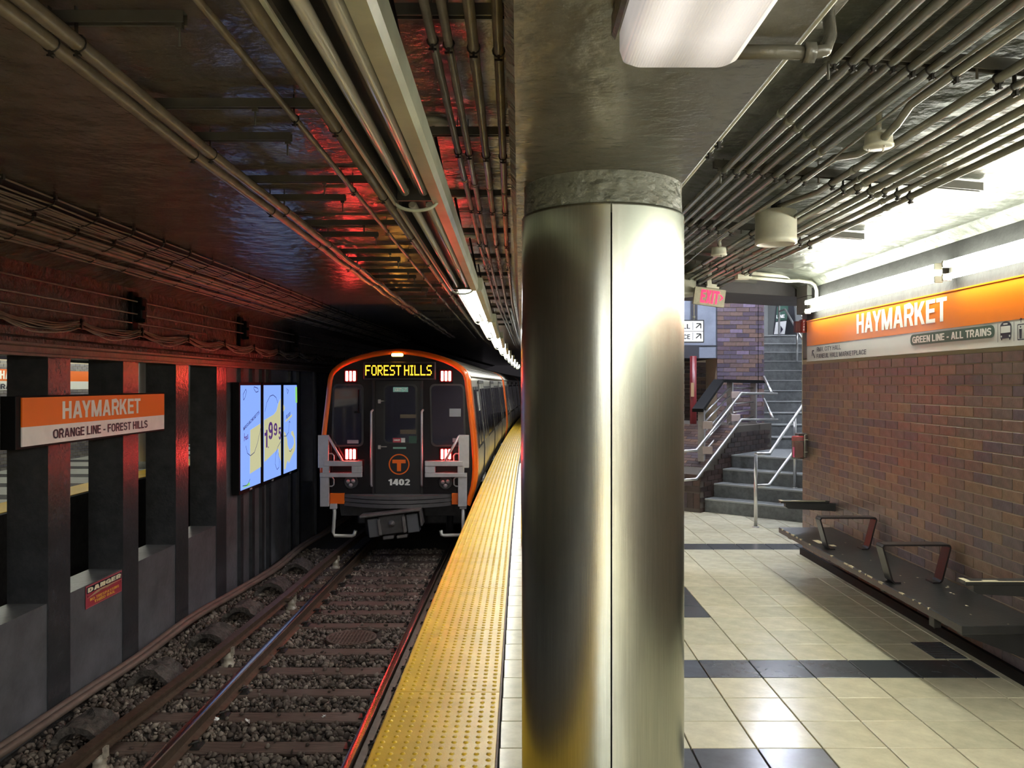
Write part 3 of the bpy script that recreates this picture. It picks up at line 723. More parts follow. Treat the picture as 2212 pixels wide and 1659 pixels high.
# struts over the track
for k, y in enumerate(Ly): strut(-1.78, -0.78, y, E(1.33), '%s long cross strut over the track' % ORD[k], 'long cross struts over the track', hang=(-1.2,))
for k, y in enumerate(Sy): strut(-1.78, -1.17, y, E(1.33), '%s short cross strut over the track' % ORD[k], 'short cross struts over the track', hang=(-1.19,))
for k in range(14): strut(-0.46, -0.01, 0.13 + 1.35 * k, E(1.30), '%s strut carrying the four pipes beside the beam' % ORD[k], 'struts beside the beam')

# ceiling discs with rods that carry the lamp housing
for k in range(9):
    y = 4.23 + 1.62 * (k - 1); x = -0.405 + (0.0 if y < 7 else C(y) * .5)
    mb = MB(); mb.lathe([(.001, 1.35 + EYE), (.075, E(1.35)), (.08, E(1.335)), (.06, E(1.325)), (.001, E(1.322))], (x, y, 0), n=28)
    o = obj('ceiling_rosette', mb, M_WHITEP, label='%s white ceiling rosette with a rod, over the lamp housing' % ORD[k], cat='rosette', group='ceiling rosettes over the lamp housing')
    mb = MB(); mb.tube([(x, y, E(1.33)), (x + .12, y, E(0.70))], 0.009, 8); obj('hanger_rod', mb, M_CLAMP, o)

# ================================================================ CABLE TRAYS in the cove on the left
def cove(ratio):    # point on the cove for a given x/h ratio
    r = -ratio
    h = 1.35 if r < 2.46 else (1.35 + .29 * 3.3) / (1 + .29 * r)
    return -r * h, h
def cab(ratio, r, sag=0.0, ph=0, dz=-0.05, n=8, ya=-4, yb=24, st=0.3):
    x, h = cove(ratio); pts = []; y = ya
    while y < yb:
        s = -sag * abs(math.sin((y * math.pi / 0.6) * 0.5 + ph)); pts.append((x + C(y) * 1.0 + 0.015 * math.sin(y * .7 + ph), y, E(h + dz + s))); y += st
    mb = MB(); mb.tube(pts, r, n); return mb
M_COVE_SHADE = mat('cove_shade', (.028, .020, .021), .7)  # shade behind the cables, put into the colour of a dark strip
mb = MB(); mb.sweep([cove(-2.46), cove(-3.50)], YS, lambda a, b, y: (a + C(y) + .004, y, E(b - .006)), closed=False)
obj('cove_shade_strip', mb, M_COVE_SHADE, kind='structure', label='dark strip painted for the shade in the cove behind the cables', cat='trim', fix=False)
i = 0
for row, (rails, cabs) in enumerate(((-2.44, [(-2.47, .008), (-2.53, .007), (-2.56, .008), (-2.60, .007), (-2.635, .008), (-2.67, .006)]),
                                     (-2.80, [(-2.84, .013), (-2.91, .014), (-3.00, .022)]),
                                     (-3.18, [(-3.20, .011), (-3.27, .012), (-3.34, .010)]))):
    nm = ['upper', 'middle', 'lower'][row]
    t = empty('cable_tray', (cove(rails)[0], 5, E(cove(rails)[1])), '%s run of hooked brackets in the cove above the left wall' % nm, 'cable tray')
    obj('rail', cab(rails, .008, dz=-.02), M_CABLE, t)
    mb = MB()
    xe, he = cove(cabs[-1][0] - .03); xs, hs = cove(rails)
    for k in range(34):
        y = -0.1 + 0.6 * k + 0.2 * row; d = C(y)
        mb.tube([(xs + d, y, E(hs)), (xs + d - .005, y, E(hs - .06)), ((xs + xe) / 2 + d, y, E((hs + he) / 2 - .075)), (xe + d, y, E(he - .055)), (xe + d - .02, y, E(he - .01))], .0045, 5)
        mb.box(xs + d - .012, xs + d + .012, y - .012, y + .012, E(hs - .035), E(hs))
    obj('hooks', mb, M_CLAMP, t, kind='stuff')
    for q, (rt, r) in enumerate(cabs):
        i += 1; obj('cable', cab(rt, r * (1.0 if row == 0 else 1.2), sag=.012 if r < .012 else .004, ph=q * .7), M_CABLE, label='%s cable in the %s tray of the cove' % (ORD[q], nm), cat='cable', group='cables in the cove')
# rods and drooping cable bundle on the rough band
for k, h in enumerate((.895, .758)):
    mb = MB(); mb.tube([(WL(y) + .07, y, E(h)) for y in ylist(-4, 30, 1)], .008, 8)
    obj('cable', mb, M_CABLE, label='%s straight cable across the rough band on the left wall' % ['upper', 'lower'][k], cat='cable', group='straight cables on the rough band')
for k, (px) in enumerate((301, 530, 640)):
    y = yat(px - 6, .05); x = WL(y); mb = MB()
    mb.bevbox(x, x + .05, y - .09, y + .05, E(.50), E(1.0), b=.01)
    for h in (.895, .758): mb.bevbox(x, x + .12, y - .03, y + .10, E(h - .05), E(h + .05), b=.012); mb.box(x + .02, x + .15, y - .015, y + .03, E(h - .09), E(h - .05))
    obj('cable_bracket', mb, M_BLACK, label=['nearest', 'middle', 'farthest'][k] + ' black insulated bracket on the rough band', cat='bracket')
for q in range(6):
    pts = []; y = -2 + q * .05
    while y < 24:
        s = abs(math.sin(math.pi * (y - 5.3) / 1.25)); pts.append((WL(y) + .05 + .012 * (q % 3), y, E(.60 - .010 * q - (.05 + .010 * q) * s ** .8 + .006 * math.sin(y * 9 + q)))); y += .125
    mb = MB(); mb.tube(pts, .007 + .002 * (q % 2), 6)
    obj('cable', mb, M_CABLE, label='%s of the drooping cables slung above the ledge' % ORD[q], cat='cable', group='drooping cables above the ledge')
mb = MB()
for k in range(16):
    y = 4.05 + 1.25 * k; mb.box(WL(y), WL(y) + .09, y - .012, y + .012, E(.585), E(.605)); mb.box(WL(y) + .07, WL(y) + .09, y - .012, y + .012, E(.52), E(.62))
obj('cable_hook', mb, M_CLAMP, label='row of small hooks holding the drooping cables', cat='hook', kind='stuff')
mb = MB(); mb.tube([(WL(y) + .04, y, E(.66)) for y in ylist(-4, 11, 1)], .006, 6)
obj('cable', mb, M_CABLE, label='messenger wire just above the drooping cables', cat='cable')
# ================================================================ LAMPS
M_HOUS = mat('lamp_housing_paint', (0.40, 0.41, 0.31), 0.3, var=0.25, vscale=5)
bounds = [-16.4, -13.65, -10.9, -8.15, -5.4, -2.65, 0.08, 2.83, 5.42, 8.2, 11.1, 14.1, 17.1, 20.1, 23.1, 26.2, 29.3, 32.4]
for k in range(len(bounds) - 1):
    y0, y1 = bounds[k] + .03, bounds[k + 1] - .03; lit = k >= 8 or k < 5; ym = (y0 + y1) / 2
    dx = 0 if ym < 5 else C(ym) * .9
    nm = 'lit twin tube lamp over the platform edge, %s of the lit ones' % ORD[k - 8] if k >= 8 else ['lit twin tube lamp over the platform edge behind the camera, %s' % q for q in ORD[:5]][::-1][k] if lit else ['unlit twin tube lamp behind the camera', 'unlit twin tube lamp directly overhead at the top of the view', 'unlit twin tube lamp just before the lit ones'][k - 5]
    o = empty('tube_light', (-.31 + dx, ym, E(.62)), nm, 'light', group='tube lamps over the platform edge')
    mb = MB(); f = lambda a, b, y: (a + dx, y, E(b))
    mb.sweep([(-.392, .613), (-.392, .70), (-.27, .70), (-.27, .69), (-.384, .69), (-.384, .613)], [y0, y1], f)
    obj('housing', mb, M_REFL if lit else M_CLAMP, o)
    mb = MB(); mb.sweep([(-.40, .606), (-.40, .625), (-.392, .625), (-.392, .606)], [y0, y1], f); obj('lip', mb, M_HOUS, o)
    mb = MB(); mb.sweep([(-.268, .612), (-.268, .70), (-.225, .70), (-.222, .63), (-.232, .612)], [y0 - .03, y1 + .03], f); obj('wireway', mb, M_HOUS, o)
    mb = MB(); mb.sweep([(-.325, .655), (-.325, .69), (-.31, .69), (-.31, .655)], [y0, y1], f); obj('divider', mb, M_CLAMP if not lit else M_REFL, o)
    for x in (-.352, -.291):
        mb = MB(); mb.tube([(x + dx, y0 + .05, E(.634)), (x + dx, y0 + .06, E(.634)), (x + dx, y1 - .09, E(.634)), (x + dx, y1 - .075, E(.634))], [.010, .0155, .0155, .010], 14)
        obj('lamp_tube', mb, (M_TUBE2 if k >= 8 else M_TUBE3) if lit else M_TUBEOFF, o, fix=False)
    mb = MB(); pts = []
    for q in range(13):
        a = math.pi * q / 12; pts.append((-.325 - .073 * math.cos(a) + dx, y1 - .01, E(.622 - .035 * math.sin(a))))
    mb.tube(pts, .006, 6); obj('end_strap', mb, M_HOUS, o)
    mb = MB(); mb.box(-.39 + dx, -.262 + dx, y1 - .04, y1 - .025, E(.615), E(.69)); obj('lamp_holder', mb, M_CLAMP, o)

# lens lamp under the beam
def lens_lamp(y1, L, label):
    o = empty('lens_lamp', (.33, y1 - L / 2, E(.75)), label, 'light', group='prismatic lamps under the beam')
    lm = MB(); x0, x1 = .212, .448; r = .03
    sec = rrect(x0, x1, y1 - L, y1, r, 6); n = len(sec)
    cxm, cym = (x0 + x1) / 2, y1 - L / 2
    ring_ = []
    for (ins, z) in ((0, E(.695)), (0.0, E(.66)), (.006, E(.638)), (.02, E(.628))):
        ring_.append([(a + (cxm - a) * ins / (.118), b + (cym - b) * ins / (L / 2), z) for a, b in sec])
    vs = [p for q in ring_ for p in q]; fs = []
    for i in range(3):
        for k in range(n): fs.append((i * n + k, i * n + (k + 1) % n, (i + 1) * n + (k + 1) % n, (i + 1) * n + k))
    fs.append(tuple(range(3 * n, 4 * n))); lm.add(vs, fs, [True] * (3 * n) + [False])
    obj('lens', lm, M_LENS, o)
    mb = MB(); mb.bevbox(x0 - .012, x1 + .012, y1 - L - .01, y1 + .012, E(.693), E(.75), b=.008); obj('housing', mb, M_BEAM, o)
    mb = MB(); mb.box(x0 + .03, x1 - .03, y1 - .006, y1 + .016, E(.70), E(.715))
    for k in range(5): mb.box(x0 + .045 + k * .035, x0 + .06 + k * .035, y1 + .01, y1 + .018, E(.69), E(.70))
    obj('latch', mb, M_CLAMP, o)
M_LENS = bpy.data.materials.new('prismatic_lens'); M_LENS.use_nodes = True
nt = M_LENS.node_tree; b = nt.nodes['Principled BSDF']; b.inputs['Base Color'].default_value = (.55, .52, .5, 1); b.inputs['Roughness'].default_value = .25
tc = nt.nodes.new('ShaderNodeTexCoord'); sx = nt.nodes.new('ShaderNodeSeparateXYZ'); nt.links.new(tc.outputs['Object'], sx.inputs[0])
# two tubes glow through the ribbed lens
def mth(op, a, b_=None, v=None):
    m = nt.nodes.new('ShaderNodeMath'); m.operation = op
    nt.links.new(a, m.inputs[0])
    if b_ is not None: nt.links.new(b_, m.inputs[1])
    if v is not None: m.inputs[1].default_value = v
    return m.outputs[0]
def bumpf(c_, w):
    d = mth('ABSOLUTE', mth('SUBTRACT', sx.outputs['X'], v=c_)); q = mth('DIVIDE', d, v=w); q = mth('MULTIPLY', q, q); q = mth('MULTIPLY', q, v=-1.0)
    e = nt.nodes.new('ShaderNodeMath'); e.operation = 'POWER'; e.inputs[0].default_value = 2.718; nt.links.new(q, e.inputs[1]); return e.outputs[0]
s_ = mth('ADD', bumpf(.268, .035), bumpf(.388, .045)); s_ = mth('MULTIPLY', s_, v=.55); s_ = mth('ADD', s_, v=.50)
endf = nt.nodes.new('ShaderNodeMapRange'); endf.inputs['From Min'].default_value = 1.64; endf.inputs['From Max'].default_value = 1.50; endf.inputs['To Min'].default_value = .42; endf.inputs['To Max'].default_value = 1
nt.links.new(sx.outputs['Y'], endf.inputs['Value']); s_ = mth('MULTIPLY', s_, endf.outputs[0]); s_ = mth('MULTIPLY', s_, v=S_LENS)
b.inputs['Emission Color'].default_value = (1, .93, .88, 1); nt.links.new(s_, b.inputs['Emission Strength'])
wv = nt.nodes.new('ShaderNodeTexWave'); wv.inputs['Scale'].default_value = 60; nt.links.new(tc.outputs['Object'], wv.inputs['Vector']); bp = nt.nodes.new('ShaderNodeBump'); bp.inputs['Strength'].default_value = .4; bp.inputs['Distance'].default_value = .002
nt.links.new(wv.outputs['Fac'], bp.inputs['Height']); nt.links.new(bp.outputs[0], b.inputs['Normal'])
lens_lamp(1.655, 1.24, 'glowing prismatic lens lamp under the beam at the top of the view')
for k in (1, 2): lens_lamp(1.655 - 3.2 * k, 1.24, 'prismatic lens lamp under the beam behind the camera, %s' % ['', 'nearer', 'farther'][k])
# its supply conduit and box
mb = MB(); mb.tube([(.45, 1.80, E(.725)), (.60, 1.80, E(.725)), (.655, 1.80, E(.723))], .016, 10)
mb.tube([(.655, 1.80, E(.723)), (.69, 1.815, E(.735)), (.715, 1.85, E(.78)), (.73, 1.9, E(.85)), (.75, 1.95, E(.93))], .014, 10); mb.tube([(.635, 1.8, E(.724)), (.66, 1.8, E(.724))], .023, 8)
obj('conduit', mb, M_BEAM, label='stubby conduit with an elbow from the lens lamp round the beam edge', cat='conduit', fix=False)
mb = MB(); mb.bevbox(.735, .80, 1.88, 2.10, E(.90), E(1.02), b=.012); mb.box(.74, .79, 1.9, 2.08, E(1.02), E(1.19)); mb.tube([(.767, 1.93, E(.895)), (.767, 1.93, E(.905))], .014, 8); mb.tube([(.767, 2.05, E(.895)), (.767, 2.05, E(.905))], .006, 8)
obj('junction_box', mb, M_CONC, label='rounded grey conduit body at the end of the elbow, top of the view', cat='junction box')

# bare twin tubes on the right wall
M_CHAN = mat('cream_lamp_channel', (.05, .047, .04), .5)
M_FILL = mat('added_fill_panel', (.9, .9, .9), .5, emis=(1, .97, .9), strength=S_FILL)
for k in range(5):  # emissive panels added out of view to lift the shadows
    y = -2.6 - 3.2 * k; o = empty('fill_lamp', (1.75, y, E(.98)), 'flat added fill lamp over the platform behind the camera, %s' % ORD[k], 'light')
    mb = MB(); mb.bevbox(1.57, 1.93, y - .62, y + .62, E(.93), E(.985), b=.006); obj('housing', mb, M_HOUS, o)
    mb = MB(); mb.box(1.60, 1.90, y - .58, y + .58, E(.922), E(.93)); obj('lens', mb, M_FILL, o)
yb = 7.84
for k in range(11):
    y1 = yb - 2.46 * k - (.05 if k else 0); y0 = y1 - 2.40
    o = empty('tube_light', (2.84, (y0 + y1) / 2, E(.73)), ['bare twin fluorescent tubes above the left half of the wall sign', 'bare twin fluorescent tubes above the right half of the wall sign'][k] if k < 2 else 'bare twin fluorescent tubes on the wall beside or behind the camera, %s' % ORD[k - 2], 'light', group='bare twin tubes on the right wall')
    mb = MB(); mb.bevbox(2.835, 2.886, y0 - .02, y1 + .02, E(.70), E(.765), b=.006); obj('channel', mb, M_CHAN, o)
    for h in (.775, .690):
        mb = MB(); mb.tube([(2.80, y0, E(h)), (2.80, y0 + .012, E(h)), (2.80, y1 - .012, E(h)), (2.80, y1, E(h))], [.012, .019, .019, .012], 14); obj('lamp_tube', mb, M_TUBE, o, fix=False)
        for ye in (y0, y1): 
            b2 = MB(); b2.bevbox(2.785, 2.84, ye - .012, ye + .004 if ye == y0 else ye + .014, E(h - .022), E(h + .022), b=.003); obj('lamp_holder', b2, M_WHITEP, o)
    mb = MB()
    for q in (.62, .66): mb.box(2.832, 2.836, y0 + (y1 - y0) * q, y0 + (y1 - y0) * q + .02, E(.722), E(.742))
    obj('clip', mb, M_CLAMP, o)

# ================================================================ PLASTER BOX, CONDUITS to the corner
c = P(1605, 595, 7.3)
mb = MB(); mb.bevbox(c.x - .06, c.x + .06, 7.25, 7.35, c.z - .035, c.z + .035, b=.004)
obj('junction_box', mb, M_WHITEP, label='white rectangular junction box where the conduits turn to the corner', cat='junction box')
mb = MB(); q = [P(1619, 600, 7.3), P(1660, 603, 7.4), P(1700, 607, 7.55), P(1725, 606, 7.7)]
mb.tube([tuple(v) for v in q] + [(2.80, 7.72, E(.955)), (2.845, 7.74, E(.93)), (2.862, 7.74, E(.88)), (2.862, 7.74, E(.76))], .016, 10)
o = obj('conduit', mb, M_WHITEP, label='white conduit bending down to the end of the wall tubes', cat='conduit', fix=False)
mb = MB(); q = [P(1622, 590, 7.6), P(1700, 597, 7.9), P(1722, 603, 8.1), P(1733, 614, 8.26)]
xq = 2.93; mb.tube([tuple(v) for v in q] + [(xq, 8.27, E(.93)), (xq, 8.27, E(-.50))], .019, 10)
for h in (.55, .02, -.2): mb.tube([(xq, 8.27, E(h)), (xq, 8.27, E(h + .04))], .025, 10)
o = obj('conduit', mb, M_WHITEP, label='white vertical conduit down the corner of the brick wall', cat='conduit', fix=False)
# tray edge behind
mb = MB(); a = P(1640, 572, 7.0)
for (x0, x1, y) in ((2.1, 2.55, 7.1), (2.42, 2.62, 4.25)): pass
# fire horn
c = P(1731, 705, 8.16); o = empty('fire_alarm', c, 'small dark red fire alarm box on the wall corner beside the sign', 'alarm')
mb = MB(); mb.bevbox(c.x - .012, c.x + .07, 8.09, 8.20, c.z - .065, c.z + .065, b=.004); obj('housing', mb, M_RED, o)
mb = MB(); mb.bevbox(c.x - .065, c.x - .012, 8.14, 8.20, c.z - .06, c.z + .05, b=.004); obj('speaker_side', mb, mat('dark_red_side', (.12, .02, .02), .4), o)
for i, ch in enumerate('FIRE'): text('lettering', ch, .013 if ch != 'I' else .004, .018, frame((c.x - .006 + (.0045 if ch == 'I' else 0), 8.089, c.z + .032 - i * .026), (1, 0, 0), (0, 0, 1)), M_LETW, o, bold=.01)
mb = MB(); mb.box(c.x + .018, c.x + .022, 8.086, 8.091, c.z - .06, c.z + .06); obj('seam', mb, M_BLACK, o)
# pull station with clear cover
c = P(1722, 965, 8.1); o = empty('pull_station', c, 'red pull station in a clear cover on the brick corner', 'alarm')
M_CLEAR = mat('clear_cover', (.75, .70, .66), .12, trans=.85)
mb = MB(); mb.bevbox(c.x + .02, c.x + .12, 8.1, 8.225, c.z - .11, c.z + .13, b=.006); obj('back_box', mb, mat('brown_box', (.07, .05, .045), .4), o)
mb = MB(); mb.lathe([(.001, c.z - .115), (.058, c.z - .115), (.058, c.z + .10)], (c.x, 8.08, 0), n=24); obj('cover', mb, M_CLEAR, o)
mb = MB(); mb.lathe([(.054, c.z + .06), (.056, c.z + .10), (.053, c.z + .107), (.001, c.z + .107)], (c.x, 8.08, 0), n=24); obj('cap', mb, mat('red_cap', (.55, .03, .05), .3), o)
mb = MB(); mb.bevbox(c.x - .036, c.x + .036, 8.06, 8.1, c.z - .085, c.z + .055, b=.004); obj('pull_box', mb, M_RED, o)
mb = MB()
for h in (-.05, .07): mb.tube([(c.x + .05, 8.07, c.z + h), (c.x + .125, 8.07, c.z + h), (c.x + .125, 8.2, c.z + h)], .003, 6)
mb.tube([(c.x + .06, 8.06, c.z - .1), (c.x + .06, 8.06, c.z + .12), (c.x + .12, 8.1, c.z + .12)], .003, 6); obj('wire_guard', mb, M_WHITEP, o)
mb = MB(); mb.box(c.x - .058, c.x - .05, 8.03, 8.06, c.z - .1, c.z + .0); obj('label_strip', mb, mat('pink_label', (.75, .12, .25), .5), o)

# ================================================================ EXIT SIGN, DIRECTION SIGN
th = math.radians(-7.5); yS = 7.85; c = P(1533, 641.5, yS)
u = Vector((math.cos(th), 0, math.sin(th))); v = Vector((-math.sin(th), 0, math.cos(th)))
def Mx(a, b, dy=0): return frame(c + u * a + v * b + Vector((0, dy, 0)), u, v)
o = empty('exit_sign', c, 'tilted grey exit sign with red letters hanging by the column', 'sign')
Mc = Mx(0, 0)
mb = MB(); mb.prism(rrect(-.147, .147, -.083, .083, .008), -.05, 0, lambda a, b_, d: Mc @ Vector((a, b_, d))); obj('housing', mb, mat('exit_housing', (.40, .38, .28), .5, var=.2, vscale=30), o)
M_EXIT = mat('exit_red', (.8, .02, .08), .4, emis=(1, .01, .08), strength=.3)
Md = Mx(-.085, -.062, -.001); text('lettering', 'EXIT', .175, .125, Md, M_EXIT, o, bold=.03)
Me = Mx(0, 0, -.001); strokes('arrow', [[(.098, .03), (.125, .005), (.098, -.022)]], .012, Me, M_EXIT, o)
mb = MB(); mb.box(-.06, .06, -.004, .014, -.05, -.004, Mx(.02, .092)); mb.box(-.035, .035, -.006, .022, -.045, -.01, Mx(.02, .106)); mb.box(c.x - .02, c.x + .02, yS + .0, yS + .04, c.z + .1, E(1.12)); obj('mounting', mb, M_WHITEP, o)

yS = 9.0; xr = (1521 - CX) * yS / F; zt = E((CY - 691) * yS / F); zb = E((CY - 740) * yS / F)
o = empty('direction_sign', (1.5, yS, zt), 'white hanging direction sign with two arrows half hidden by the column', 'sign')
mb = MB(); mb.box(1.0, xr, yS, yS + .05, zb, zt); obj('frame', mb, M_INK, o)
M_LITW = mat('backlit_white', (.8, .8, .85), .4, emis=(.78, .84, 1), strength=.15)
h = (zt - zb); mb = MB(); mb.box(1.01, xr - .012, yS - .004, yS, zb + .012, zt - .012); obj('face', mb, M_LITW, o)
sc_ = yS / F
def sp(px, py): return ((px - 1470) * sc_, (740 - py) * sc_)
Ms = frame(((1470 - CX) * sc_, yS - .005, zb), (1, 0, 0), (0, 0, 1))
strokes('lines', [[(-.5, h / 2), (xr - (1470 - CX) * sc_ - .012, h / 2)], [sp(1496.5, 696), sp(1496.5, 713)], [sp(1496.5, 718), sp(1496.5, 735)]], .005, Ms, M_INK, o)
for yy in (0, 22.2):
    a = sp(1503, 711 + yy - 2.5); b_ = sp(1513, 699 + yy + .5); strokes('arrow', [[a, b_]], .012, Ms, M_INK, o)
    strokes('arrow_head', [[sp(1504, 699.2 + yy), sp(1513.5, 699.2 + yy), sp(1513.5, 709.5 + yy)]], .012, Ms, M_INK, o)
tx = sp(1490.5, 0)[0]
text('lettering', 'CITY HALL', .36, .052, frame(((1470 - CX) * sc_ + tx - .36, yS - .005, zb + .155 - .005), (1, 0, 0), (0, 0, 1)), M_INK, o, bold=.02)
text('lettering', 'MARKETPLACE', .44, .052, frame(((1470 - CX) * sc_ + tx - .44, yS - .005, zb + .037), (1, 0, 0), (0, 0, 1)), M_INK, o, bold=.02)
mb = MB(); xa = (1500 - CX) * sc_; mb.tube([(xa, yS + .02, zt), (xa, yS + .02, E(1.2))], .006, 8); mb.tube([(1.15, yS + .02, zt), (1.15, yS + .02, E(1.2))], .006, 8)
mb.lathe([(.001, zt + .05), (.012, zt + .045), (.016, zt + .035), (.012, zt + .022), (.001, zt + .018)], (xa, yS + .02, 0), n=14); obj('hanger', mb, M_LETW, o)

# ================================================================ RIGHT WALL SIGN
XF = 2.862; o = empty('wall_sign', (XF, 5, E(.4)), 'long orange and white station name sign on the brick wall under the tubes', 'sign')
MR_ = frame((XF, 0, EYE), (0, -1, 0), (0, 0, 1))          # a = -y, b = height over the eye
yl, yr = 8.0, 1.6
mb = MB(); mb.box(XF + .002, 2.90, yr, yl, E(.225), E(.605)); obj('panel', mb, M_SIGNW, o)
mb = MB(); mb.box(XF, XF + .003, yr, yl, E(.366), E(.603)); obj('orange_band', mb, M_ORANGE, o)
mb = MB(); mb.box(XF - .006, 2.9, yr, yl, E(.603), E(.612)); obj('edge_trim', mb, M_ORANGE, o)
mb = MB(); mb.box(XF - .003, 2.9, yr, yl, E(.217), E(.225)); obj('lower_edge', mb, M_SIGNW, o)
text('lettering', 'HAYMARKET', 1.42, .16, frame((XF, 6.84, E(.416)), (0, -1, 0), (0, 0, 1)), M_LETW, o, bold=.018)
def tR(s, pa, pb, z0, hgt, m, bold=.02):
    ya, yb_ = YX(pa, XF), YX(pb, XF); text('lettering', s, ya - yb_, hgt, frame((XF, ya, E(z0)), (0, -1, 0), (0, 0, 1)), m, o, bold=bold, depth=.003)
tR('RMV, CITY HALL', 1765, 1817, .302, .042, M_INK, .012); tR('FANEUIL HALL MARKETPLACE', 1765, 1872, .240, .040, M_INK, .012)
a0 = YX(1967, XF); a1 = YX(2149, XF)
flat('green_pill', rrect(-a0, -a1, .276, .352, .036), MR_, M_GREEN, o, d=.002)
tR('GREEN LINE - ALL TRAINS', 1972, 2143, .290, .047, M_LETW, .022)
ay = YX(1756, XF); strokes('arrow', [[(-ay + .055, .245), (-ay - .01, .31)]], .014, MR_, M_INK, o); strokes('arrow_head', [[(-ay - .015, .265), (-ay - .015, .315), (-ay + .035, .315)]], .014, MR_, M_INK, o)
strokes('divider', [[(-YX(px, XF), .245), (-YX(px, XF), .355)] for px in (1762.5, 2156, 2191)], .004, MR_, M_INK, o, d=.0015)
# train pictogram
ta, tb = -YX(2161, XF), -YX(2185, XF); tm = (ta + tb) / 2; tw = (tb - ta) / 2
flat('train_pictogram', [(ta + .004, .265), (ta, .33)] + circ(tm, .335, tw, 12, math.pi, 0, ry=.028)[1:-1] + [(tb, .33), (tb - .004, .265)], MR_, M_INK, o, d=.002)
flat('pictogram_window', rrect(ta + .008, tb - .008, .297, .336, .004), MR_, M_SIGNW, o, d=.003)
flat('pictogram_window', rrect(tm - .02, tm + .02, .344, .352, .002), MR_, M_SIGNW, o, d=.003)
for q in (ta + .014, tb - .014): flat('pictogram_lamp', circ(q, .277, .006, 10), MR_, M_SIGNW, o, d=.003); flat('pictogram_wheel', [(q - .005, .255), (q + .005, .255), (q + .005, .266), (q - .005, .266)], MR_, M_INK, o, d=.002)
ea = -YX(2199, XF)
strokes('lift_pictogram', [[(ea, .25), (ea + .16, .25), (ea + .16, .335), (ea, .335), (ea, .25)], [(ea + .03, .345), (ea + .03, .37)], [(ea + .02, .36), (ea + .03, .371), (ea + .04, .36)]], .006, MR_, M_INK, o)
for q in range(3): flat('figure', [(ea + .018 + q * .05, .255), (ea + .034 + q * .05, .255), (ea + .038 + q * .05, .31), (ea + .014 + q * .05, .31)], MR_, M_INK, o, d=.002); flat('figure_head', circ(ea + .026 + q * .05, .322, .006, 10), MR_, M_INK, o, d=.002)
text('lettering', 'ORANGE LINE', .7, .05, frame((XF, 3.6, E(.29)), (0, -1, 0), (0, 0, 1)), M_INK, o)

# ================================================================ LEFT PLATFORM SIGN
XS = -4.0; ya, yb_ = -XS * F / (CX - 48), -XS * F / (CX - 355)
o = empty('station_sign', (XS, ya, E(-.3)), 'black framed orange and white station name sign hung along the pillars', 'sign')
ya2 = 6.66; mb = MB(); mb.bevbox(XS - .14, XS - .012, ya2, yb_ + .03, E(-.535), E(-.10), b=.004); obj('frame', mb, M_BLACK, o)
mb = MB(); mb.box(XS - .014, XS - .001, ya, yb_, E(-.515), E(-.355)); obj('white_face', mb, M_SIGNW2 if 'M_SIGNW2' in globals() else mat('white_sign_face', (.85, .80, .77), .35, var=.08), o)
mb = MB(); mb.box(XS - .014, XS, ya, yb_, E(-.355), E(-.113)); obj('orange_face', mb, mat('orange_sign_face', srgb('#f4741c'), .35), o)
text('lettering', 'HAYMARKET', 8.87 - 7.33, .158, frame((XS, 7.33, E(-.312)), (0, 1, 0), (0, 0, 1)), M_LETW, o, bold=.018)
text('lettering', 'ORANGE LINE - FOREST HILLS', 9.04 - 7.18, .082, frame((XS, 7.18, E(-.478)), (0, 1, 0), (0, 0, 1)), M_INK, o, bold=.016)
mb = MB(); mb.box(XS - .14, XS - .10, 7.45, 7.6, E(-.5), E(-.15)); mb.box(-4.2, XS - .13, 7.5, 7.7, E(-.45), E(-.35)); mb.box(-4.2, XS - .13, 9.0, 9.2, E(-.45), E(-.35)); obj('bracket', mb, M_BLACK, o)
o = obj('sign_box', MB().bevbox(XS - .30, XS - .10, 4.2, 6.60, E(-.52), E(-.095), b=.004), M_BLACK, label='plain black end of the next hanging sign at the left edge', cat='sign')
# danger sign
yd0, yd1 = -4.175 * F / (181 - CX), -4.175 * F / (257 - CX); xd = WL(8.4) - .011
o = empty('danger_sign', (xd, yd0, E(-2.2)), 'red danger no trespassing third rail sign on the parapet', 'sign')
MD = frame((xd, yd0, E(-2.20)), (0, yd1 - yd0, 0) if 0 else (C(yd1) - C(yd0), yd1 - yd0, 0), (0, 0, 1)); w = yd1 - yd0
mb = MB(); mb.box(0, w, 0, .222, 0, .004, MD); obj('plate', mb, M_REDS, o)
flat('black_field', rrect(.012, w - .012, .145, .207, .006), MD, M_INK, o, d=.006)
mb = MB(); 
strokes('border', [[(.006, .008), (w - .006, .008), (w - .006, .214), (.006, .214), (.006, .008)]], .003, MD, mat('pale_pink_line', (.6, .25, .28), .5), o, d=.006)
text('lettering', 'DANGER', w - .06, .044, frame(MD @ Vector((.03, .154, .006)), MD.col[0][:3], (0, 0, 1)), mat('cream_lettering', (.8, .72, .5), .5), o, bold=.05)
M_GOLD = mat('gold_lettering', (.85, .42, .08), .5)
text('lettering', 'NO TRESPASSING', w - .14, .028, frame(MD @ Vector((.07, .062, .006)), MD.col[0][:3], (0, 0, 1)), M_GOLD, o, bold=.03)
text('lettering', 'THIRD RAIL', w - .30, .028, frame(MD @ Vector((.15, .026, .006)), MD.col[0][:3], (0, 0, 1)), M_GOLD, o, bold=.03)
flat('lightning_bolt', [(.02, .098), (.2, .136), (.34, .142), (.4, .118), (.52, .128), (.69, .132), (.5, .139), (.42, .14), (.33, .122), (.28, .137)], MD, mat('tan_bolt', (.55, .38, .22), .5), o, d=.006)
for q in (.03, w - .03): flat('bolt_head', circ(q, .118, .006, 10), MD, M_INK, o, d=.008)

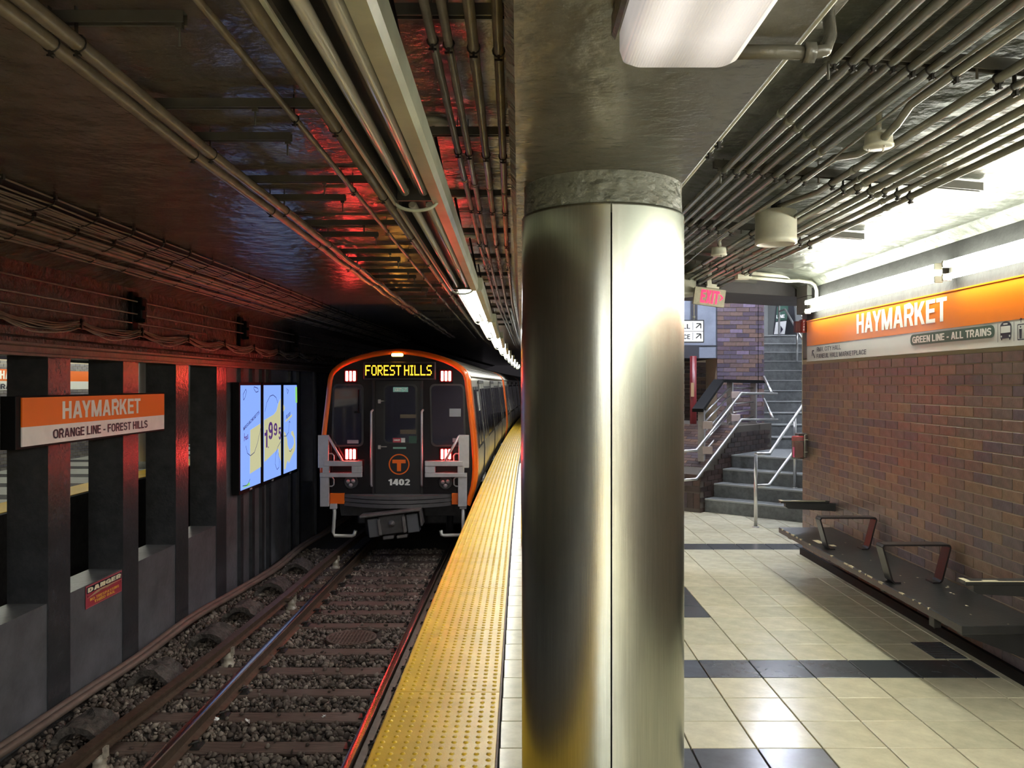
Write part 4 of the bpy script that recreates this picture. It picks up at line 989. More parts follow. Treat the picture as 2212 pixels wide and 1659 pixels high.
# ================================================================ ADVERTISING SCREENS
M_SCR = mat('screen_glow', (.02, .02, .02), .12, emis=(.24, .40, 1.0), strength=S_SCREEN, spec=.6)
M_MAP = mat('screen_map', (.02, .02, .02), .12, emis=(.52, .51, .29), strength=S_SCREEN)
M_DRAW = mat('screen_ink', (.02, .02, .03), .2, emis=(.05, .06, .22), strength=.1)
M_DRAW2 = mat('screen_purple', (.02, .02, .03), .2, emis=(.12, .04, .25), strength=.1)
M_SGRN = mat('screen_green', (.02, .02, .02), .2, emis=(.25, .62, .15), strength=S_SCREEN)
xs0 = -4.0; pan = [(520, 563), (570, 607), (613, 641)]; Ysc = [(-xs0 * F / (CX - a), -xs0 * F / (CX - b_)) for a, b_ in pan]
tot0 = Ysc[0][0]; zT, zB = E(-.02), E(-1.575); cnt = ['leftmost', 'middle', 'rightmost']
# picture coordinates (0-1185 x 0-1659 of a close view) -> plane
def scr(px, py):
    X = 500 + px / 5.925; Y = 800 + py / 5.925; y = -xs0 * F / (CX - X); return y, (CY - Y) * y / F
for i, (a, b_) in enumerate(Ysc):
    o = empty('screen', (xs0, a, zB), '%s of the three tall glowing blue advertising screens' % cnt[i], 'screen', group='advertising screens on the left wall')
    mb = MB(); mb.bevbox(xs0 - .11, xs0 - .004, a - .055, b_ + .055, zB - .06, zT + .045, b=.004); obj('casing', mb, M_BLACK, o)
    mb = MB(); mb.box(xs0 - .006, xs0, a, b_, zB, zT); obj('display', mb, M_SCR, o)
    Mo = frame((xs0, 0, EYE), (0, 1, 0), (0, 0, 1))
    if i == 0:
        flat('map_shape', [scr(240, 765), scr(370, 680), scr(376, 1235), scr(235, 1325)], Mo, M_MAP, o, d=.002)
        strokes('drawn_line', [[scr(370, 745), scr(330, 930), scr(290, 1050), scr(240, 1093), scr(200, 1060), scr(180, 965)], [scr(150, 380), scr(145, 310), scr(180, 240), scr(190, 270), scr(165, 360), scr(150, 380)], [scr(285, 210), scr(335, 230), scr(340, 270), scr(310, 280), scr(285, 240), scr(285, 210)], [scr(140, 1480), scr(200, 1470), scr(235, 1390)]], .012, Mo, M_DRAW, o, d=.004)
        q = scr(150, 775); q2 = scr(360, 630)
        text('lettering', 'MASSACHUSETTS', math.hypot(q2[0] - q[0], q2[1] - q[1]), .055, frame((xs0, q[0], E(q[1])), (0, q2[0] - q[0], q2[1] - q[1] + .10), (0, -.1, 1)), M_DRAW, o, depth=.004)
        strokes('lettering', [[scr(163, 805), scr(160, 908)], [scr(161, 870), scr(170, 850), scr(176, 862), scr(176, 895)], [scr(192, 850), scr(184, 846), scr(182, 872), scr(187, 886), scr(193, 870), scr(192, 845), scr(194, 882)], [scr(210, 826), scr(202, 830), scr(202, 845), scr(209, 855), scr(209, 868), scr(200, 875)]], .018, Mo, M_DRAW2, o, d=.004)
        flat('green_corner', [scr(130, 1512), scr(235, 1470), scr(232, 1430)], Mo, M_SGRN, o, d=.002)
    if i == 1:
        flat('map_shape', [scr(415, 640), scr(540, 565), scr(575, 520), scr(600, 420), scr(628, 360), scr(632, 1160), scr(605, 1090), scr(600, 1000), scr(420, 1175)], Mo, M_MAP, o, d=.002)
        strokes('drawn_line', [[scr(425, 530), scr(450, 410), scr(490, 330), scr(530, 315), scr(570, 350), scr(590, 420)], [scr(628, 910), scr(590, 980), scr(560, 1080), scr(555, 1200), scr(580, 1270), scr(605, 1240), scr(612, 1150), scr(595, 1050)]], .012, Mo, M_DRAW, o, d=.004)
        for ch, p0_, p1_ in (('1', (420, 985), (458, 760)), ('9', (470, 880), (525, 655)), ('9', (538, 830), (582, 670)), ('5', (600, 880), (631, 725))):
            q = scr(p0_[0], p0_[1] + 10); q2 = scr(p1_[0], p1_[1]); text('lettering', ch, (q2[0] - q[0]), q2[1] - q[1], frame((xs0, q[0], E(q[1])), (0, 1, 0), (0, 0, 1)), M_DRAW2, o, depth=.004, bold=.02)
        q = scr(465, 990); text('lettering', ',', .04, .09, frame((xs0, q[0], E(q[1])), (0, 1, 0), (0, 0, 1)), M_DRAW2, o, depth=.004)
    if i == 2:
        flat('map_shape', [scr(670, 780), scr(690, 800), scr(712, 890), scr(718, 960), scr(742, 1020), scr(780, 990), scr(802, 930), scr(795, 860), scr(765, 820), scr(762, 785), scr(785, 775), scr(812, 860), scr(820, 960), scr(812, 1020), scr(770, 1100), scr(735, 1190), scr(722, 1150), scr(705, 1190), scr(690, 1270), scr(672, 1262)], Mo, M_MAP, o, d=.002)
        flat('map_shape', [scr(664, 440), scr(682, 470), scr(680, 500), scr(664, 525)], Mo, M_MAP, o, d=.002)
        flat('map_shape', [scr(692, 640), scr(772, 560), scr(775, 590), scr(692, 662)], Mo, M_MAP, o, d=.002)
        flat('green_tab', [scr(815, 215), scr(838, 210), scr(840, 415), scr(818, 415)], Mo, M_SGRN, o, d=.002)
        q = scr(695, 630); text('lettering', 'FELOXES', .30, .07, frame((xs0, q[0], E(q[1])), (0, 1, .22), (0, 0, 1)), M_DRAW, o, depth=.004)
        strokes('drawn_line', [[scr(668, 842), scr(700, 840), scr(728, 790), scr(740, 655)], [scr(730, 672), scr(740, 650), scr(750, 670)], [scr(700, 225), scr(715, 300), scr(728, 260), scr(712, 240)], [scr(735, 1030), scr(755, 1038), scr(775, 1000)]], .012, Mo, M_DRAW, o, d=.004)
    mb = MB(); ym = (a + b_) / 2; mb.box(xs0 - .003, xs0 + .001, ym - .05, ym + .05, zB - .045, zB - .018); obj('maker_plate', mb, M_SIGNW, o)

# ================================================================ BENCH
o = empty('bench', (2.65, 6, .4), 'long black wall bench with worn edges under the station sign', 'bench')
by0, by1 = 4.43, 7.48
mb = MB(); mb.bevbox(2.42, 2.895, by0, by1, .352, .40, b=.004); obj('seat', mb, M_BENCH, o)
chips = MB(); rr = random.Random(5); y = by0 + .05
while y < by1:
    L = rr.uniform(.01, .08)
    if rr.random() < .5:
        chips.box(2.4185, 2.4245, y, y + L, .394 - rr.uniform(0, .006), .4004); chips.box(2.4185, 2.4225 + rr.uniform(0.003, .012), y, y + L * .8, .3998, .4006)
    y += L + rr.uniform(.01, .1)
for _ in range(16):
    x, yy = rr.uniform(2.45, 2.85), rr.uniform(by0, 6.8); chips.box(x, x + rr.uniform(.003, .012), yy, yy + rr.uniform(.004, .02), .3998, .4006)
chips.box(2.50, 2.55, 6.72, 6.86, .3998, .4006); chips.box(2.56, 2.6, 6.6, 6.66, .3998, .4006)
obj('chipped_paint', chips, M_CHIP, o, kind='stuff')
for y in (4.50, 5.45, 6.4, 7.3):
    mb = MB(); mb.prism([(2.46, .352), (2.89, .352), (2.89, .20), (2.80, .20), (2.50, .315), (2.46, .325)], y, y + .05, lambda a, b_, d: (a, d, b_)); obj('bracket', mb, M_BENCH, o)
for k, y in enumerate((5.41, 6.5)):
    mb = MB(); w = .10; t = .0055
    pts = [(2.53, .405), (2.49, .405), (2.475, .42), (2.415, .635), (2.425, .65), (2.845, .65), (2.855, .635), (2.80, .42), (2.785, .405), (2.74, .405)]
    for (xa, za), (xb, zb_) in zip(pts[:-1], pts[1:]):
        d = Vector((xb - xa, 0, zb_ - za)); n_ = Vector((-d.z, 0, d.x)).normalized() * t
        vs = [Vector((xa, y - w / 2, za)), Vector((xb, y - w / 2, zb_)), Vector((xb, y + w / 2, zb_)), Vector((xa, y + w / 2, za))]
        q = len(mb.v); mb.v += [tuple(v - n_) for v in vs] + [tuple(v + n_) for v in vs]
        mb.f += [(q, q + 1, q + 2, q + 3), (q + 7, q + 6, q + 5, q + 4), (q, q + 4, q + 5, q + 1), (q + 3, q + 2, q + 6, q + 7), (q, q + 3, q + 7, q + 4), (q + 1, q + 5, q + 6, q + 2)]; mb.sm += [False] * 6
    obj('armrest', mb, mat('worn_dark_metal', (.035, .03, .03), .3, metal=.6), o)
for k, y in enumerate((4.40, 7.40)):
    mb = MB(); mb.bevbox(2.405, 2.84, y - .035, y + .035, .632, .655, b=.004); obj('end_arm', mb, M_BENCH, o)
    mb = MB(); mb.prism([(2.45, .632), (2.895, .632), (2.895, .56), (2.47, .585), (2.45, .60)], y - .028, y + .028, lambda a, b_, d: (a, d, b_)); obj('end_arm_beam', mb, M_BENCH, o)
    mb = MB(); mb.box(2.402, 2.43, y - .036, y + .036, .6545, .6565); mb.box(2.402, 2.8, y - .0365, y - .034, .6515, .6558); mb.box(2.5, 2.58, y - .03, y - .01, .6545, .6560); obj('chipped_paint', mb, M_CHIP, o)
mb = MB(); mb.box(2.46, 2.5, 4.8, 4.86, .28, .352); mb.tube([(2.47, 4.82, .27), (2.47, 4.82, .36)], .005, 8); obj('bolt', mb, M_CLAMP, o)
# ================================================================ STAIRS
RI = .177; u2 = Vector((.761, -.649, 0)); n2 = Vector((.649, .761, 0)); L0 = Vector((2.50, 11.02, 0))
ST = empty('staircase', (3.5, 11, 0), 'grey granite staircase turning up to the street level concourse', 'staircase')
M_NOSE = mat('pale_step_edge', (.34, .35, .34), .5)  # step edges paler than the granite
for k in range(4):
    mb = MB(); p = L0 + n2 * (.262 * k); w = 3.2
    poly = [p, p + u2 * w, p + u2 * w + n2 * (2.2 - .262 * k), p + n2 * (2.2 - .262 * k)]
    mb.prism([(v.x, v.y) for v in poly], RI * k if k else 0.0, RI * (k + 1), lambda a, b_, d: (a, b_, d)); so = obj('step', mb, M_STAIR, ST)
    pe = [p - n2 * .004, p - n2 * .004 + u2 * w, p + u2 * w + n2 * .03, p + n2 * .03]; mb = MB(); mb.prism([(v.x, v.y) for v in pe], RI * (k + 1) - .018, RI * (k + 1) + .002, lambda a, b_, d: (a, b_, d)); obj('nosing', mb, M_NOSE, so)
mb = MB(); mb.box(3.2, 6.4, 12.2, 13.0, 0, 4 * RI - .002); obj('landing', mb, M_STAIR, ST)
for k in range(11):
    y = 12.67 + .343 * k; mb = MB(); mb.box(3.98, 5.9, y, 16.6, RI * (4 + k), RI * (5 + k)); so = obj('step', mb, M_STAIR, ST); mb = MB(); mb.box(3.98, 5.9, y - .012, y + .03, RI * (5 + k) - .016, RI * (5 + k) + .001); obj('nosing', mb, M_NOSE, so)
mb = MB(); mb.box(3.0, 5.9, 16.3, 19, RI * 15 - .2, RI * 15); obj('upper_landing', mb, M_STAIR, ST)
mb = MB(); mb.box(3.2, 3.4, 8.22, 8.5, -0.3, 2.7); mb.box(3.3, 7.0, 8.0, 8.22, -.3, 2.7)
obj('wall_stair_near', mb, M_CONC, kind='structure', label='concrete end of the wall beside the stairs', cat='wall')
mb = MB(); mb.box(5.9, 6.1, 8.2, 19, -.3, 5.2); mb.box(1.0, 6.1, 19, 19.2, -.3, 5.2)
obj('wall_stairwell', mb, mat('pale_stairwell_wall', (.50, .52, .50), .35, var=.2, vscale=2), kind='structure', label='pale walls around the upper stairs', cat='wall')
mb = MB(); mb.box(1.0, 6.1, 9.2, 19.2, 5.2, 5.3); mb.box(1.0, 6.1, 9.0, 9.2, E(1.0), 5.3); obj('ceiling_stairwell', mb, M_CEILR, kind='structure', label='high ceiling of the stairwell', cat='ceiling')
mb = MB(); mb.box(4.0, 4.75, 18.7, 18.75, 2.9, 4.4); obj('poster', mb, mat('blue_stained_poster', (.16, .27, .50), .4, col2=(.6, .66, .66), vscale=2.5), label='blue stained panel on the wall at the head of the stairs', cat='poster')
# brick pier
PY = 13.0; px0, px1 = (1549 - CX) * PY / F, (1651 - CX) * PY / F
mb = MB(); mb.box(px0 + .01, px1 - .005, PY + .012, PY + .8, .7, 5.2); PI_ = obj('pier', mb, M_MORTAR, kind='structure', label='purple brick pier at the foot of the upper stairs', cat='pier')
BR2 = ['#6d5c66', '#776873', '#5f525e', '#806860', '#645a68', '#73605f', '#584e5a', '#84758a', '#7c665f']
M_BR2 = mat('violet_brick', rough=.35, rnd=[srgb(x) for x in BR2], var=.25, vscale=20)
M_BR2I = mat('violet_brick_far', rough=.35, rnd=[srgb(x) for x in BR2], island=True, var=.25, vscale=20)
mb = MB(); mb.bevbox(.004, BL - .004, -.006, .03, .004, CH - .004, b=.002); bme = mb.mesh('brick', M_BR2); end = MB(); nb = 0
for r in range(36):
    z = .74 + r * CH; x = px0 - (BL / 2 if r % 2 else 0)
    while x < px1 - .02:
        a, b_ = max(x, px0), min(x + BL, px1)
        if b_ - a > BL - .002 and z < E(1.45): inst('brick', bme, PI_, (a, PY + .006, z))
        elif b_ - a > .02: end.box(a + .004, b_ - .004, PY, PY + .04, z + .004, z + CH - .004)
        x += BL
    for k in range(3): end.box(px1 - .03, px1 + .0, PY + .02 + k * .25, PY + .25 + k * .25, z + .004, z + CH - .004)
obj('cut_bricks', end, M_BR2I, PI_, kind='stuff')
mb = MB(); mb.box((1638 - CX) * PY / F - .004, (1638 - CX) * PY / F + .004, PY - .004, PY + .02, E(-.2), 5); obj('expansion_joint', mb, M_BLACK, PI_)
# concrete fascia left of the pier and the dark recess under it
mb = MB(); mb.box(.66, px0, PY, PY + .3, E(.41), 4.5); FA = obj('wall_fascia', mb, mat('blue_grey_concrete', (.26, .29, .36), .6, var=.3, vscale=2, bump=.3, bscale=8), kind='structure', label='blue grey concrete panels above the dark recess', cat='wall')
mb = MB(); xa, xb = (1492 - CX) * PY / F, (1506 - CX) * PY / F; mb.box(xa, xb, PY - .02, PY, E(.73), 4.5); mb.box(.66, px0, PY - .012, PY, E(.60), E(.612)); mb.box(px0 - .014, px0, PY - .015, PY, E(.41), 4.5)
mb.box(.66, (1510 - CX) * PY / F, PY - .012, PY, E(.41), E(.60)); obj('dark_slot', mb, mat('slot_grey', (.05, .05, .06), .6), FA)
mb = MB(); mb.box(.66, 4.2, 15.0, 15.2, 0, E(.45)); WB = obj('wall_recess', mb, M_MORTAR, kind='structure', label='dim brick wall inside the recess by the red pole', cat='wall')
mb = MB(); rr = random.Random(3)
for r in range(31):
    for k in range(18): mb.box(.7 + k * BL - (.1 if r % 2 else 0), .7 + k * BL + BL - .008 - (.1 if r % 2 else 0), 14.985 - rr.random() * .006, 15.01, r * CH, r * CH + CH - .008)
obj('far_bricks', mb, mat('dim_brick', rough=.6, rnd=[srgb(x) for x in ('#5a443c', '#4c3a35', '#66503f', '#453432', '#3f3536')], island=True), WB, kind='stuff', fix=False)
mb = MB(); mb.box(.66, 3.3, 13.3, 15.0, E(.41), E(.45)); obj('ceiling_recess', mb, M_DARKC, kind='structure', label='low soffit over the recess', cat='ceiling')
# red pole
yp = 12.4; xp = (1497.5 - CX) * yp / F; o = empty('red_pole', (xp, yp, 0), 'dark red upright pipe with a tan label left of the stairs', 'pole')
mb = MB(); mb.tube([(xp, yp, .5), (xp, yp, E(.42))], .05, 20); mb.tube([(xp, yp, 1.02), (xp, yp, 1.10)], .058, 20); obj('pipe', mb, mat('dark_red_pipe', (.17, .018, .02), .35), o, fix=False)
mb = MB(); mb.box(xp - .053, xp - .005, yp - .056, yp - .04, E(.02) - .0, E(-.19) + .0) if 0 else mb.box(xp - .045, xp + .0, yp - .055, yp - .03, E(-.19), E(.02)); obj('label_plate', mb, mat('tan_label', (.5, .33, .18), .5), o)

# side parapet of brick with sloping top
PB = empty('stair_parapet', (2.2, 11.6, 0), 'sloping brick parapet on the left side of the lower stairs', 'parapet')
A0 = L0 - n2 * .12 + u2 * .08
def loc(s, t, z): v = A0 + n2 * s - u2 * t; return (v.x, v.y, z)      # s up the flight, t to the left
prof = [(0, -.01), (0, .50), (.12, .58), (1.1, 1.10), (2.3, 1.10), (2.3, -.01)]
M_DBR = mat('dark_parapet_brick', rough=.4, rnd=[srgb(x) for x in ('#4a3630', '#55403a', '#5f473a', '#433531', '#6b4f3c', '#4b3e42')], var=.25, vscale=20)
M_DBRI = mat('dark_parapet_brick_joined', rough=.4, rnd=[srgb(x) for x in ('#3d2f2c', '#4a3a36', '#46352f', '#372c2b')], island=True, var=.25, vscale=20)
mb = MB(); mb.prism(prof, 0, 2.0, lambda a, b_, d: loc(a, d, b_)); obj('core', mb, mat('dim_mortar', (.10, .085, .07), .85), PB)
sl = math.hypot(.98, .52)
def top(s): return .58 + (s - .12) * .52 / .98 if s < 1.1 else 1.10
bt = MB()
for r in range(16):          # brick pavers on the sloping top
    s0 = .13 + r * .061; s1 = s0 + .054
    for k in range(10):
        t0 = .012 + k * BL - (.1 if r % 2 else 0); t1 = t0 + BL - .008; t0 = max(t0, .005)
        q = MB(); vs = [Vector(loc(s0, t0, top(s0) - .01)), Vector(loc(s1, t0, top(s1) - .01)), Vector(loc(s1, t1, top(s1) - .01)), Vector(loc(s0, t1, top(s0) - .01))]
        q.add([tuple(v) for v in vs] + [tuple(v + Vector((0, 0, .017))) for v in vs], [(0, 3, 2, 1), (4, 5, 6, 7), (0, 1, 5, 4), (1, 2, 6, 5), (2, 3, 7, 6), (3, 0, 4, 7)])
        obj('brick', q, M_DBR, PB)
for k in range(22):          # soldier bricks on the front and flank bricks
    t0 = .006 + k * .092; q = MB(); q.add([loc(-.008, t0, .05), loc(.02, t0, .05), loc(.02, t0 + .082, .05), loc(-.008, t0 + .082, .05), loc(-.008, t0, .25), loc(.02, t0, .25), loc(.02, t0 + .082, .25), loc(-.008, t0 + .082, .25)], [(0, 3, 2, 1), (4, 5, 6, 7), (0, 1, 5, 4), (1, 2, 6, 5), (2, 3, 7, 6), (3, 0, 4, 7)])
    obj('brick', q, M_DBR, PB)
    for z0 in (.27, .35, .43):
        t1 = .006 + k * .203 - (.1 if z0 == .35 else 0)
        if t1 < 1.9: q = MB(); t1m = max(t1, .005); q.add([loc(-.008, t1m, z0), loc(.02, t1m, z0), loc(.02, t1 + .19, z0), loc(-.008, t1 + .19, z0), loc(-.008, t1m, z0 + .07), loc(.02, t1m, z0 + .07), loc(.02, t1 + .19, z0 + .07), loc(-.008, t1 + .19, z0 + .07)], [(0, 3, 2, 1), (4, 5, 6, 7), (0, 1, 5, 4), (1, 2, 6, 5), (2, 3, 7, 6), (3, 0, 4, 7)]); obj('brick', q, M_DBR, PB)
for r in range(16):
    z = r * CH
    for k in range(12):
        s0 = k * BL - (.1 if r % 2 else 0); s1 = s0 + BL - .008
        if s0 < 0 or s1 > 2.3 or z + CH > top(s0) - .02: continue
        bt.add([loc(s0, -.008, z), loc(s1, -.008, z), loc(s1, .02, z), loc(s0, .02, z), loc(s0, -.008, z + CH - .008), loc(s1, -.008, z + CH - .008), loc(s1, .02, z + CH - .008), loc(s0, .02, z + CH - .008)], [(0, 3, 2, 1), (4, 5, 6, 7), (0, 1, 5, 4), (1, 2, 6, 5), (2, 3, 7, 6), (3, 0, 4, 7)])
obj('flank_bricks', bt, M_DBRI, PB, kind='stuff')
# guard rail on the parapet
GR = empty('guard_rail', tuple(P(1515, 1003, 11.15)), 'guard rail with black cap and pale posts on the brick parapet', 'railing')
M_POST = mat('pale_steel_post', (.42, .40, .40), .35, metal=.6, var=.2)
def postbox(mb, x, y, z0, z1, w=.045, d=.02):
    vs = [(-w, -d), (w, -d), (w, d), (-w, d)]; f = lambda a, b_, c_: (x + u2.x * a + n2.x * b_, y + u2.y * a + n2.y * b_, c_)
    mb.prism(vs, z0, z1, f)
a1 = P(1515.5, 1003, 11.15); t1_ = P(1515.5, 886, 11.15); a2 = P(1577, 931, 12.15); t2_ = P(1577, 824, 12.15); a3 = P(1628, 915, 12.6); t3_ = P(1628, 828, 12.6)
for nm, a, t in (('post', a1, t1_), ('post', a2, t2_), ('post', a3, t3_)):
    mb = MB(); postbox(mb, a.x, a.y, a.z, t.z); postbox(mb, a.x, a.y, a.z, a.z + .02, .07, .045); obj(nm, mb, M_POST, GR)
mb = MB(); capz = .045; pts = [P(1507, 890, 11.05), P(1553, 826, 12.0), P(1645, 828, 12.75)]
for p, q in zip(pts[:-1], pts[1:]):
    d = (q - p); side = Vector((-d.y, d.x, 0)).normalized() * .075; up = Vector((0, 0, capz))
    vs = [p - side, q - side, q + side, p + side]; mb.add([tuple(v) for v in vs] + [tuple(v + up * 1.0) for v in vs], [(0, 3, 2, 1), (4, 5, 6, 7), (0, 1, 5, 4), (1, 2, 6, 5), (2, 3, 7, 6), (3, 0, 4, 7)])
obj('cap_rail', mb, M_BLACK, GR)
for f_ in (.18, .36, .54, .72, .88):
    mb = MB(); A = a1.lerp(t1_, f_); B = a2.lerp(t2_, f_); D_ = a3.lerp(t3_, f_); mb.tube([A, B], .013, 8); mb.tube([B, D_], .010, 8); obj('cross_tube', mb, M_STEELR, GR, fix=False)
for a, t in ((a1, t1_), (a2, t2_)):
    for f_ in (.27, .73):
        c_ = a.lerp(t, f_) + Vector((u2.x * .06, u2.y * .06 - .05, 0)); mb = MB(); mb.bevbox(c_.x - .05, c_.x + .08, c_.y - .012, c_.y + .012, c_.z - .05, c_.z + .05, b=.004); obj('bracket_plate', mb, mat('pinkish_plate', (.5, .4, .36), .4) if 'M_PP' not in globals() else M_PP, GR)
# handrails
def rail(name, label, runs, posts=()):
    o = empty(name, tuple(runs[0][0]), label, 'handrail')
    for r in runs: mb = MB(); mb.tube(r, .019, 12); obj('rail', mb, M_STEELR, o, fix=False)
    for a, b_ in posts:
        mb = MB(); mb.tube([a, b_], .021, 12); mb.lathe([(.04, b_[2] if a[2] > b_[2] else a[2]), (.04, (b_[2] if a[2] > b_[2] else a[2]) + .008), (.021, (b_[2] if a[2] > b_[2] else a[2]) + .012)], (a[0], a[1], 0), n=16); obj('post', mb, M_STEELR, o, fix=False)
    return o
rail('handrail', 'upper steel handrail bar along the brick parapet', [[P(1440, 977, 10.6), P(1504, 973, 10.65), P(1601, 849, 11.55), P(1679, 851, 11.75)], [P(1650, 814, 12.4), P(1667, 849, 11.75)]])
rail('handrail', 'lower steel handrail bar along the brick parapet', [[P(1440, 1040, 10.6), P(1504, 1035, 10.65), P(1601, 906, 11.55), P(1680, 907, 11.75)], [P(1650, 862, 12.4), P(1670, 904, 11.75)]])
pb = P(1632.5, 1139, 9.78); pb.z = 0; y1 = 9.78
rail('handrail', 'steel handrail with floor post in front of the stairs', [[P(1632.5, 981, y1), P(1662, 980, 9.95), P(1735, 874, 10.9), P(1775, 816, 11.4)], [P(1632.5, 1050, y1), P(1661, 1048, 9.95), P(1716, 973, 10.6), P(1765, 905, 11.2)]],
     posts=[(tuple(P(1632.5, 981, y1)), tuple(pb)), (tuple(P(1717, 902, 10.65)), (P(1717, 902, 10.65).x, 10.65, 2 * RI))])
rail('handrail', 'steel handrail beside the upper flight of the stairs', [[P(1683, 726, 16.0), P(1683, 590, 16.0)], [P(1683, 673, 16.0), P(1696, 668, 15.9), P(1716, 703, 15.0), P(1745, 752, 14.2)], [P(1700, 630, 15.6), P(1736, 690, 15.0), P(1760, 730, 14.4)], [P(1722, 700, 15.0), P(1722, 781, 15.0)]])
# sandwich board at the head of the stairs
yb2 = 16.7; o = empty('sandwich_board', tuple(P(1693, 724, yb2)), 'green and white folding sign board at the head of the stairs', 'sign board')
def pp(px, py, y=yb2): return tuple(P(px, py, y))
def quad(nm, q, m, d, y=yb2, t=.03):
    mb = MB(); mb.add([pp(*a, y) for a in q] + [tuple(Vector(pp(*a, y)) + Vector((0, t, 0))) for a in q], [(0, 1, 2, 3), (7, 6, 5, 4), (0, 4, 5, 1), (1, 5, 6, 2), (2, 6, 7, 3), (3, 7, 4, 0)]); return obj(nm, mb, m, o, d)
quad('frame', [(1670.5, 723), (1697, 723), (1705, 640), (1679, 640)], mat('dark_plastic', (.025, .025, .03), .4), None, yb2)
quad('back_leg', [(1697, 723), (1720, 722), (1713, 638), (1704, 640)], bpy.data.materials['dark_plastic'], None, yb2 + .35)
quad('green_field', [(1675.5, 694), (1700, 691), (1703, 658), (1679, 663)], M_GREEN, None, yb2 - .02, .01)
quad('white_field', [(1672, 722), (1695, 722), (1699, 693), (1676, 696)], M_SIGNW, None, yb2 - .02, .01)
text('lettering', 'LINE', .17, .07, frame(pp(1677, 688, yb2 - .03), (1, 0, .08), (0, 0, 1)), M_LETW, o)
flat('arrow', [(0, 0), (.05, .08), (0, .16)], frame(pp(1686, 720, yb2 - .03), (1, 0, 0), (0, 0, 1)), M_INK, o, d=.002)

# ================================================================ TRACK
XRL, XRR = -2.786, -1.287; ZR = EYE - 2.895; ZT = -1.345
TR = empty('railway_track', (-2.04, 7, -1.36), 'running track of two steel rails on wooden ties beside the platform', 'railway track')
ysr = ylist(-8, 4, 4)[:-1] + ylist(4, 60, 1.5)
prof_r = [(-.07, ZT + .005), (.07, ZT + .005), (.07, ZT + .018), (.012, ZT + .035), (.010, ZR - .045), (.036, ZR - .034), (.037, ZR - .008), (.030, ZR - .001), (-.030, ZR - .001), (-.037, ZR - .008), (-.036, ZR - .034), (-.010, ZR - .045), (-.012, ZT + .035), (-.07, ZT + .018)]
for xr_ in (XRL, XRR):
    mb = MB(); mb.sweep(prof_r, ysr, lambda a, b_, y: (xr_ + a + C(y), y, b_)); r_ = obj('rail', mb, M_BRONZE, TR)
    mb = MB(); mb.sweep([(-.031, ZR - .0015), (-.024, ZR), (0, ZR + .0012), (.024, ZR), (.031, ZR - .0015)], ysr, lambda a, b_, y: (xr_ + a + C(y), y, b_), closed=False, smooth=True); obj('rail_head', mb, M_RAILTOP, r_, fix=False)
ties = [6.92 - .61 * k for k in range(1, 22)][::-1] + [6.92, 7.55, 8.14, 8.76, 9.39, 10.40, 11.0, 11.46, 11.96, 12.44, 12.95, 13.5, 14.1, 14.7]
tm_ = []
for v_ in range(3):
    mb = MB(); rr = random.Random(v_ + 9); mb.bevbox(-1.36, 1.30, -.105, .105, -.14, 0, b=.012)
    for i, v in enumerate(mb.v): mb.v[i] = (v[0] + rr.uniform(-.02, .02), v[1] + rr.uniform(-.006, .006), v[2] + rr.uniform(-.004, .003))
    me = mb.mesh('tie', M_TIE); tm_.append(me)
cmes = []      # elastic rail clips
for s in (-1, 1):
    cm = MB()
    pts = [(s * .055, -.05, .03), (s * .10, -.045, .055), (s * .125, -.01, .045), (s * .10, .03, .03), (s * .055, .035, .028)]
    cm.tube(pts, .010, 6); cm.box(min(s * .07, s * .15), max(s * .07, s * .15), -.07, .07, .0, .012); cm.box(min(s * .09, s * .12), max(s * .09, s * .12), -.03, .02, .0, .05)
    cmes.append(cm.mesh('rail_clip', M_CLAMP))
for i, y in enumerate(ties):
    t = inst('tie', tm_[i % 3], TR, (-2.04 + C(y) - (.02 * (i % 4)), y, ZT), rot=(0, 0, .012 * math.sin(i * 3)))
    for xr_ in (XRL, XRR):
        for cme in cmes: inst('rail_clip', cme, TR, (xr_ + C(y), y, ZT))
# ballast
def ico():
    t = (1 + 5 ** .5) / 2; v = np.array([(-1, t, 0), (1, t, 0), (-1, -t, 0), (1, -t, 0), (0, -1, t), (0, 1, t), (0, -1, -t), (0, 1, -t), (t, 0, -1), (t, 0, 1), (-t, 0, -1), (-t, 0, 1)], float); v /= np.linalg.norm(v[0])
    f = [(0, 11, 5), (0, 5, 1), (0, 1, 7), (0, 7, 10), (0, 10, 11), (1, 5, 9), (5, 11, 4), (11, 10, 2), (10, 7, 6), (7, 1, 8), (3, 9, 4), (3, 4, 2), (3, 2, 6), (3, 6, 8), (3, 8, 9), (4, 9, 5), (2, 4, 11), (6, 2, 10), (8, 6, 7), (9, 8, 1)]
    return v, np.array(f)
V, Fc = ico(); pos = []
tarr = np.array(ties)
n_try = 26000
yy = 4.6 + RNG.rand(n_try) ** .9 * 10.6; xx = -4.12 + RNG.rand(n_try) * 3.36
near_tie = np.abs(yy[:, None] - tarr[None, :]).min(1) < .125
intie = near_tie & (xx > -3.40) & (xx < -.74)
keep = (~intie) | (RNG.rand(n_try) < .035); zz = -1.375 + RNG.rand(n_try) * .03
zz = np.where(intie, ZT + .012, zz); 
side = xx < -3.45; zz = np.where(side, zz - .0, zz)
man = (yy > 9.63) & (yy < 10.2) & (np.abs(xx + 2.0) < .33); keep &= ~man
xx, yy, zz = xx[keep], yy[keep], zz[keep]; n_ = len(xx)
sz = .016 + RNG.rand(n_) ** 2 * .020
sc3 = sz[:, None] * (.5 + RNG.rand(n_, 3) * 1.0)
R_ = RNG.randn(n_, 3, 3); Q = np.linalg.qr(R_)[0]
vv = V[None] * (.62 + .62 * RNG.rand(n_, 12, 1)) * sc3[:, None, :]
